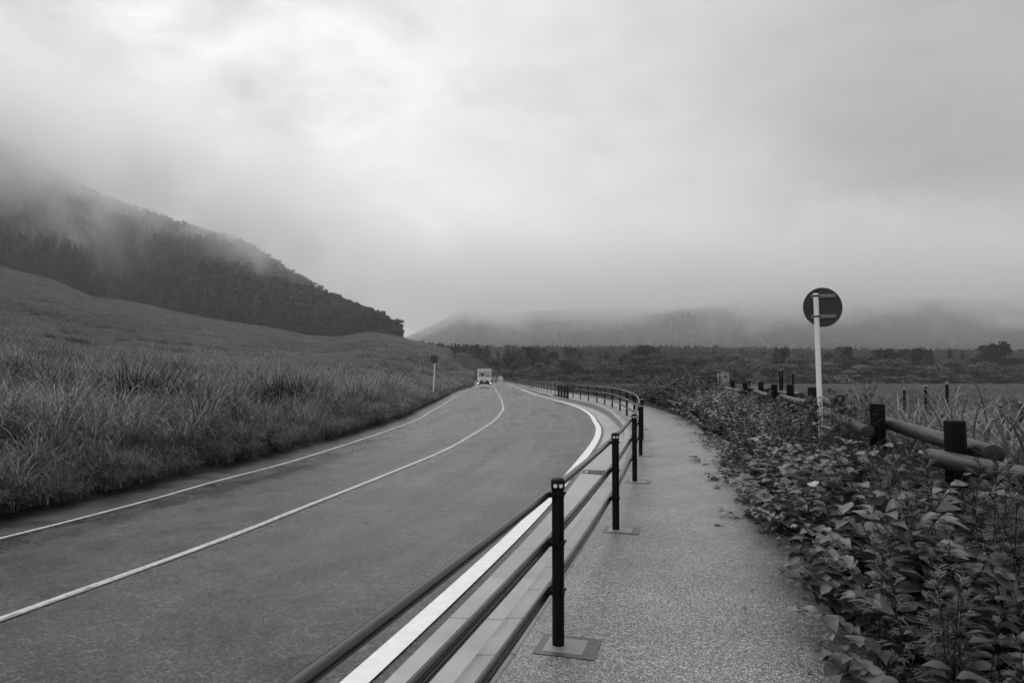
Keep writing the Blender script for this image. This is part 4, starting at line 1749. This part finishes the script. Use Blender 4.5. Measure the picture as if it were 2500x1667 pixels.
# ---------------------------------------------------------------- trees
def leaf_cards(r, C, n, size, flat=0.0, N=None):
    """n small leaf-clump faces round the points C (m,3)"""
    k = len(C)
    d = r.normal(0, 1, (k, 3))
    d /= np.linalg.norm(d, axis=1)[:, None]
    up = np.array([0, 0, 1.0])
    nrm = d * (1 - flat) + up * flat if N is None else N * .75 + d * .35 + up * flat * .6
    nrm = nrm / (np.linalg.norm(nrm, axis=1)[:, None] + 1e-6)
    t = np.cross(nrm, r.normal(0, 1, (k, 3)))
    t /= np.linalg.norm(t, axis=1)[:, None] + 1e-6
    b = np.cross(nrm, t)
    s = size * r.uniform(.6, 1.4, (k, 1))
    asp = r.uniform(.5, 1.0, (k, 1))
    V = np.stack([C - t * s - b * s * asp * .4, C + t * s * .3 - b * s * asp, C + t * s + b * s * asp * .5, C - t * s * .4 + b * s * asp], 1)
    return V.reshape(-1, 3), np.arange(k * 4).reshape(-1, 4)


def broad_tree(seed, H, W, layers=False, n=1500, size=.45, mat='broadleaf', blobs=16, lowfrac=.18):
    r = np.random.default_rng(seed)
    pts, nor = [], []
    for i in range(blobs):
        zz = r.uniform(lowfrac, .92)
        rr = W / 2 * math.sqrt(max(.05, 1 - ((zz - .52) / .52) ** 2)) * .78
        a = r.uniform(0, 2 * PI)
        q = rr * math.sqrt(r.uniform(.05, 1))
        c = np.array([math.cos(a) * q, math.sin(a) * q, H * zz])
        br = W * r.uniform(.15, .26)
        m = n // blobs
        d = r.normal(0, 1, (m, 3))
        d /= np.linalg.norm(d, axis=1)[:, None]
        rad = br * r.uniform(.45, 1.0, (m, 1)) ** .4
        sq = np.array([1.15, 1.15, .50 if layers else .8])
        d[:, 2] = np.where(r.uniform(0, 1, m) < .6, np.abs(d[:, 2]), d[:, 2])
        pts.append(c + d * rad * sq)
        nor.append(d * np.array([1, 1, 1.6 if layers else 1.15]))
    C = np.vstack(pts)
    C[:, 2] = np.clip(C[:, 2], H * .04, H)
    V, Q = leaf_cards(r, C, n, size, .35 if layers else .15, np.vstack(nor))
    crown = np_mesh('crown', V, Q, M[mat])
    t = MB()
    t.tube([(0, 0, -.6), (.03 * W, 0, H * .25), (-.02 * W, .02 * W, H * .5), (0, 0, H * .75)], [H * .022, H * .018, H * .012, H * .004], 7)
    for k in range(6):
        a = r.uniform(0, 6.28)
        z0 = H * r.uniform(.22, .5)
        q = W * r.uniform(.25, .42)
        t.tube([(0, 0, z0), (math.cos(a) * q * .5, math.sin(a) * q * .5, z0 + H * .12), (math.cos(a) * q, math.sin(a) * q, z0 + H * .24)], [H * .009, H * .006, H * .002], 5)
    return crown, t.mesh('trunk', M['bark'], 180)


def conifer_tree(seed, H, W, n=1300, size=.42, mat='conifer', top=.02, low=.10, power=.8):
    r = np.random.default_rng(seed)
    zz = low + (1 - low) * (1 - r.uniform(0, 1, n) ** .62)
    tier = np.floor(zz * 13) / 13
    zz = tier * .6 + zz * .4
    a = r.uniform(0, 2 * PI, n)
    # irregular outline: each compass bearing bulges on its own
    bul = 1 + .22 * np.sin(a * 3 + r.uniform(0, 6)) * np.sin(zz * 14 + r.uniform(0, 6)) + .12 * np.sin(a * 5 + zz * 20)
    rr = W / 2 * (top + (1 - zz) ** power) * bul * np.sqrt(r.uniform(.2, 1, n))
    C = np.stack([np.cos(a) * rr, np.sin(a) * rr, H * zz - rr * .18], -1)
    V, Q = leaf_cards(r, C, n, size, .35, np.stack([np.cos(a), np.sin(a), np.full(n, .55)], -1))
    crown = np_mesh('crown', V, Q, M[mat])
    t = MB().tube([(0, 0, -.6), (0, 0, H * .5), (0, 0, H * .97)], [H * .02, H * .012, H * .002], 7)
    return crown, t.mesh('trunk', M['bark'], 180)


TB = [broad_tree(400 + i, 10, 11, False, 2000, .42) for i in range(5)]
TL = [broad_tree(420 + i, 8.5, 13, True, 2000, .42, 'shrub_leaf', 22, .12) for i in range(4)]
TD = [broad_tree(440 + i, 13, 10, False, 2200, .42, 'conifer', 22, .12) for i in range(3)]
TC = [conifer_tree(460 + i, 14, 6.5, 1800) for i in range(4)]
SH = [broad_tree(480 + i, 3.2, 5, False, 700, .30, 'shrub_leaf', 9, .15) for i in range(3)]


def tree(kind, x, y, zbase, sx, sz, R, name, label, cat, group):
    root = empty(name, (x, y, zbase), R.uniform(0, 6.28))
    root.scale = (sx, sx, sz)
    tag(root, label, cat, group)
    crown, trunk = kind
    link('crown', crown, root)
    link('trunk', trunk, root)
    return root


def valley_trees():
    R = random.Random(21)
    # the tall dark ones one can pick out: photo column, top row, width in photo pixels, kind
    named = [(1216, 860, 26, 'c'), (1239, 848, 22, 'c'), (1254, 846, 26, 'c'), (1286, 854, 44, 'd'), (1316, 856, 34, 'd'), (1345, 866, 36, 'd'), (1393, 856, 34, 'd'), (1417, 860, 26, 'c'),
             (1480, 862, 26, 'c'), (1524, 866, 26, 'd'), (1567, 851, 62, 'd'), (1605, 860, 26, 'd'), (1540, 860, 26, 'c'), (1665, 856, 15, 'c'), (1713, 876, 22, 'c'), (1895, 851, 36, 'c'), (1914, 856, 34, 'd'),
             (2028, 863, 34, 'd'), (2062, 853, 38, 'd'), (2142, 861, 34, 'd'), (2176, 858, 34, 'd'), (2208, 860, 26, 'd'), (2242, 851, 44, 'd'), (2273, 853, 20, 'c'), (2319, 853, 26, 'c'), (2350, 858, 26, 'c'), (2400, 850, 30, 'd'),
             (2418, 846, 30, 'd'), (2445, 837, 50, 'd'), (1110, 838, 14, 'c'), (1175, 848, 20, 'd')]
    for px, top, w, k in named:
        y = R.uniform(285, 320)
        z = float(height((px - CX) / F_PX * y, y)) if px > 1200 else -2.0
        H = CAM_Z + (HOR - top + (6 if px > 1200 else 0)) / F_PX * y - z
        W = w * 1.2 / F_PX * y
        if k == 'c':
            tree(TC[R.randrange(4)], (px - CX) / F_PX * y, y, z, W / 6.5, H / 14, R, 'conifer_tree', 'pointed dark conifer rising above the belt of trees across the field', 'tree', 'tall dark conifers in the tree belt')
        else:
            tree(TD[R.randrange(3)], (px - CX) / F_PX * y, y, z, W / 10, H / 13, R, 'evergreen_tree', 'large round-topped dark evergreen in the tree belt across the field', 'tree', 'round dark evergreens in the tree belt')
    # front row: lighter, layered trees, at the field's far edge
    px = 1205
    while px < 2560:
        y = R.uniform(254, 274)
        top = R.choice([R.uniform(862, 878), R.uniform(874, 892), R.uniform(884, 902)])
        if px < 1320:
            top = R.uniform(890, 908)
        x = (px - CX) / F_PX * y
        z = float(height(x, y))
        H = CAM_Z + (HOR - top) / F_PX * y - z
        W = H * R.uniform(1.25, 1.9)
        tree(TL[R.randrange(4)], x, y, z, W / 13, H / 8.5, R, 'spreading_tree', 'lighter low spreading tree in the front of the tree belt', 'tree', 'low spreading trees at the field edge')
        px += W / y * F_PX * R.uniform(.55, .95)
    px = 1200
    while px < 2560:
        y = R.uniform(278, 300)
        top = R.uniform(862, 888) if px > 1330 else R.uniform(854, 872)
        x = (px - CX) / F_PX * y
        z = float(height(x, y))
        H = CAM_Z + (HOR - top) / F_PX * y - z
        W = R.uniform(7, 12)
        kk = R.randrange(8)
        tree((TB + TD)[kk], x, y, z, W / 10.5, H / (10 if kk < 5 else 13), R, 'leafy_tree', 'mid-grey leafy tree in the middle of the tree belt', 'tree', 'leafy trees in the middle of the tree belt')
        px += W / y * F_PX * R.uniform(.6, .9)
    # low shrubs hiding the feet of the belt
    px = 1190
    while px < 2560:
        y = R.uniform(247, 256)
        x = (px - CX) / F_PX * y
        s = R.uniform(.7, 1.25)
        tree(SH[R.randrange(3)], x, y, float(height(x, y)), s, s * .95, R, 'field_shrub', 'low shrub along the far edge of the field', 'shrub', 'shrubs along the far edge of the field')
        px += R.uniform(20, 34)


valley_trees()


def forest_sources():
    out = []
    for i in range(4):
        out.append(conifer_tree(500 + i, 15, 5.4, 420, .75, 'forest_leaf', .05, .06, .75))
    for i in range(4):
        out.append(broad_tree(520 + i, 13, 8.5, False, 420, .80, 'forest_leaf', 12, .10))
    return [source('forest_source', c) for c, t in out]


FS = forest_sources()


def forests():
    # the wooded mountain: rows of trees from its foot to its ridge
    n = 9500
    px = NPR.uniform(-420, 972, n)
    fy = np.interp(px, FB_PX, FB_Y)
    ry = np.interp(px, RI_PX, RI_Y)
    t = NPR.uniform(-.02, 1.08, n)
    edge = NPR.uniform(0, 1, n) < .10
    t = np.where(edge, NPR.uniform(-.01, .03, n), t)
    y = fy + t * np.maximum(ry - fy, 10)
    x = (px - CX) / F_PX * y
    conif = vnoise(x * .03, y * .02, 31) + NPR.normal(0, .35, n) > -.05
    idx = np.where(conif, NPR.integers(0, 4, n), NPR.integers(4, 8, n))
    s = NPR.uniform(.65, 1.05, n) * np.where(px > 940, .85, 1)
    s = s * np.where((t < .06) & ~conif, .6, 1)
    o = scatter('forest', place_on(x, y, .3), NPR.uniform(0, 6.28, n), s, idx, FS)
    tag(o, 'dark forest covering the mountain and fading up into cloud', 'forest', kind='stuff')
    # the wood on the rising ground behind the valley trees
    n = 3600
    px = np.concatenate([NPR.uniform(1000, 2620, n - 260), NPR.uniform(985, 1240, 260)])
    y = np.concatenate([NPR.uniform(480, 950, n - 260), NPR.uniform(300, 420, 260)])
    x = (px - CX) / F_PX * y
    z = height(x, y)
    row = HOR - (z + 12 - CAM_Z) / y * F_PX
    bumps = vnoise(px * .03, y * .01, 41)
    s = NPR.uniform(.6, 1.0, n) * (1 + .22 * bumps)
    conif = NPR.uniform(0, 1, n) < .4
    keep = ~((px < 1240) & (y < np.interp(px, FB_PX, FB_Y) + 8))
    idx = np.where(conif, NPR.integers(0, 4, n), NPR.integers(4, 8, n))
    line = np.interp(px, [940, 965, 1000, 1050, 1100, 1200, 1300, 1400, 1500, 1700, 2000, 2600], [798, 810, 830, 836, 838, 845, 843, 846, 842, 847, 853, 856])
    cap = CAM_Z + (HOR - line + NPR.normal(0, 3.0, n)) / F_PX * y
    s = np.minimum(s, (cap - z) / 14)
    keep &= s > .3
    o = scatter('forest', np.stack([x, y, z - .3], -1)[keep], NPR.uniform(0, 6.28, n)[keep], s[keep], idx[keep], FS)
    tag(o, 'hazy wood on the rising ground behind the valley trees', 'forest', kind='stuff')
    # woods on the far hills, seen only as texture through the mist
    n = 9000
    px = NPR.uniform(900, 2700, n)
    y = NPR.uniform(1250, 2230, n)
    x = (px - CX) / F_PX * y
    z = height(x, y)
    o = scatter('forest', np.stack([x, y, z - 1], -1), NPR.uniform(0, 6.28, n), NPR.uniform(.8, 1.15, n), NPR.integers(4, 8, n), FS)
    tag(o, 'faint woods on the far hills under low cloud', 'forest', kind='stuff')


forests()


# ---------------------------------------------------------------- haze and mist
def vol_box(name, lo, hi, label=None):
    c = [(a + b) / 2 for a, b in zip(lo, hi)]
    s = [b - a for a, b in zip(lo, hi)]
    o = MB().box((0, 0, 0), s).build(name, [bpy.data.materials.new(name)], None, None, c)
    m = o.data.materials[0]
    m.use_nodes = True
    m.node_tree.nodes.clear()
    tag(o, label, kind='stuff')
    return o, m


def haze():
    o, m = vol_box('haze', (-1700, -90, -8), (2550, 2700, 400), 'thin wet haze filling the valley')
    nt = m.node_tree
    out = nt.nodes.new('ShaderNodeOutputMaterial')
    v = nt.nodes.new('ShaderNodeVolumePrincipled')
    v.inputs['Color'].default_value = (.96, .96, .96, 1)
    v.inputs['Anisotropy'].default_value = .45
    v.inputs['Density'].default_value = .00022
    nt.links.new(v.outputs[0], out.inputs['Volume'])


def mist(name, lo, hi, label, build, step=1.0):
    o, m = vol_box(name, lo, hi, label)
    t = NT.__new__(NT)
    t.m, t.t = m, m.node_tree
    out = t.n('ShaderNodeOutputMaterial')
    v = t.n('ShaderNodeVolumePrincipled')
    v.inputs['Color'].default_value = (1, 1, 1, 1)
    v.inputs['Anisotropy'].default_value = .55
    t.l(build(t), v.inputs['Density'])
    t.l(v.outputs[0], out.inputs['Volume'])
    m.cycles.volume_step_rate = step
    return o


def mountain_mist(t):
    p = t.pos()
    s = t.sep(p)
    n1 = t.noise(t.map(p, (.011, .011, .009)), 1.0, 3, .6, .8)
    # the base of the cloud is ragged and drifts down the slope in wisps
    zb = t.math('SUBTRACT', s[2], t.rng(n1, .30, .70, 105, -35))
    ramp = t.rng(zb, 25, 95, 0, 1, True)
    n2 = t.noise(t.map(p, (.020, .020, .020)), 1.0, 3, .62, .9)
    d = t.math('MULTIPLY', ramp, t.rng(n2, .40, .62, .0008, .017))
    d = t.math('MULTIPLY', d, t.rng(s[0], -180, -430, 1.15, .95, True))
    e = t.math('MULTIPLY', t.math('MULTIPLY', t.rng(s[0], -800, -640, 0, 1, True), t.rng(s[0], -70, -170, 0, 1, True)),
               t.math('MULTIPLY', t.rng(s[1], 400, 470, 0, 1, True), t.rng(s[1], 850, 760, 0, 1, True)))
    zr = t.math('MULTIPLY_ADD', s[0], -.46, 14.0)          # height of the ridge under the cloud
    e = t.math('MULTIPLY', e, t.rng(t.math('SUBTRACT', s[2], zr), 120, 0, 0, 1, True))
    return t.math('MULTIPLY', d, e)


def hill_mist(t):
    p = t.pos()
    s = t.sep(p)
    n1 = t.noise(t.map(p, (.0036, .0036, .006)), 1.0, 3, .62, 1.0)
    zb = t.math('SUBTRACT', s[2], t.rng(n1, .32, .68, 190, 48))
    ramp = t.rng(zb, -15, 60, 0, 1, True)
    top = t.rng(zb, 190, 110, 0, 1, True)
    d = t.math('ADD', t.math('MULTIPLY', t.math('MULTIPLY', ramp, top), .0040), .0006)
    e = t.math('MULTIPLY', t.math('MULTIPLY', t.rng(s[0], -700, -500, 0, 1, True), t.rng(s[0], 2500, 2300, 0, 1, True)),
               t.math('MULTIPLY', t.rng(s[1], 950, 1250, 0, 1, True), t.rng(s[1], 2500, 2350, 0, 1, True)))
    return t.math('MULTIPLY', d, e)


haze()
mist('mist', (-820, 390, 20), (-60, 870, 335), 'low cloud drifting over the wooded mountain', mountain_mist, .28)
mist('mist', (-720, 940, -10), (2520, 2520, 385), 'low cloud resting on the far hills', hill_mist, .35)


def puff(name, label, c, r, dens, seed):
    R = np.random.default_rng(seed)
    m = MB()
    prof = []
    for k in range(9):
        a = PI * k / 8
        w = 1 + .12 * math.sin(k * 1.9 + seed)
        prof.append((max(.02, math.sin(a) * w), -math.cos(a)))
    m.lathe(prof, 20)
    m.v = [(x * r[0], y * r[1], z * r[2]) for x, y, z in m.v]
    mat = bpy.data.materials.new(name)
    mat.use_nodes = True
    nt = mat.node_tree
    nt.nodes.clear()
    out = nt.nodes.new('ShaderNodeOutputMaterial')
    v = nt.nodes.new('ShaderNodeVolumePrincipled')
    v.inputs['Color'].default_value = (.97, .97, .97, 1)
    v.inputs['Density'].default_value = dens
    nt.links.new(v.outputs[0], out.inputs['Volume'])
    o = m.build(name, mat, None, 180, c)
    tag(o, label, kind='stuff')


ty = 106.0
tx = (1182.5 - CX) / F_PX * ty
for sx in (-1, 1):
    puff('road_spray', 'wet spray thrown up behind the truck wheels', (tx + sx * .85, ty - .4, float(gz(ty)) + .12), (.45, 1.4, .30), .45, 3 + sx)


def path_details():
    for y in (13.35, 31.0):
        m = MB()
        xs = np.linspace(float(offs(XF, -.2)(y)), float(offs(XF, 1.75)(y)), 9)
        V, Q = [], []
        for i, x in enumerate(xs):
            for dy in (-.009, .009):
                V.append((x, y + dy - .10 * (x - xs[0]), float(gz(y)) + .004))
        for i in range(8):
            Q.append((2 * i, 2 * i + 2, 2 * i + 3, 2 * i + 1))
        tag(m.add(V, Q).build('path_joint', M['footing_concrete']), kind='structure')
    R = random.Random(9)
    src = MB()
    leaf(src, Vector((0, 0, .004)), Vector((1, 0, 0)), Vector((0, 0, 1)), .06, .04, .12, .1)
    me = [source('litter_source', src.mesh('fallen_leaf', M['litter'], 180))]
    P = []
    for _ in range(36):
        y = R.uniform(2.5, 22)
        d = R.choice([R.uniform(1.0, 1.7), R.uniform(1.0, 1.7), R.uniform(-.9, 1.0)])
        z = float(gz(y)) + (.004 if d > -.2 else .008 if d > -.43 else -.128 + float(drop(y)))
        P.append((float(offs(XF, d)(y)), y, z))
    n = len(P)
    o = scatter('leaf_litter', P, NPR.uniform(0, 6.28, n), NPR.uniform(.3, 1.0, n), np.zeros(n, int), me)
    tag(o, 'scraps of fallen leaf on the wet footpath', 'leaf litter', kind='stuff')


path_details()
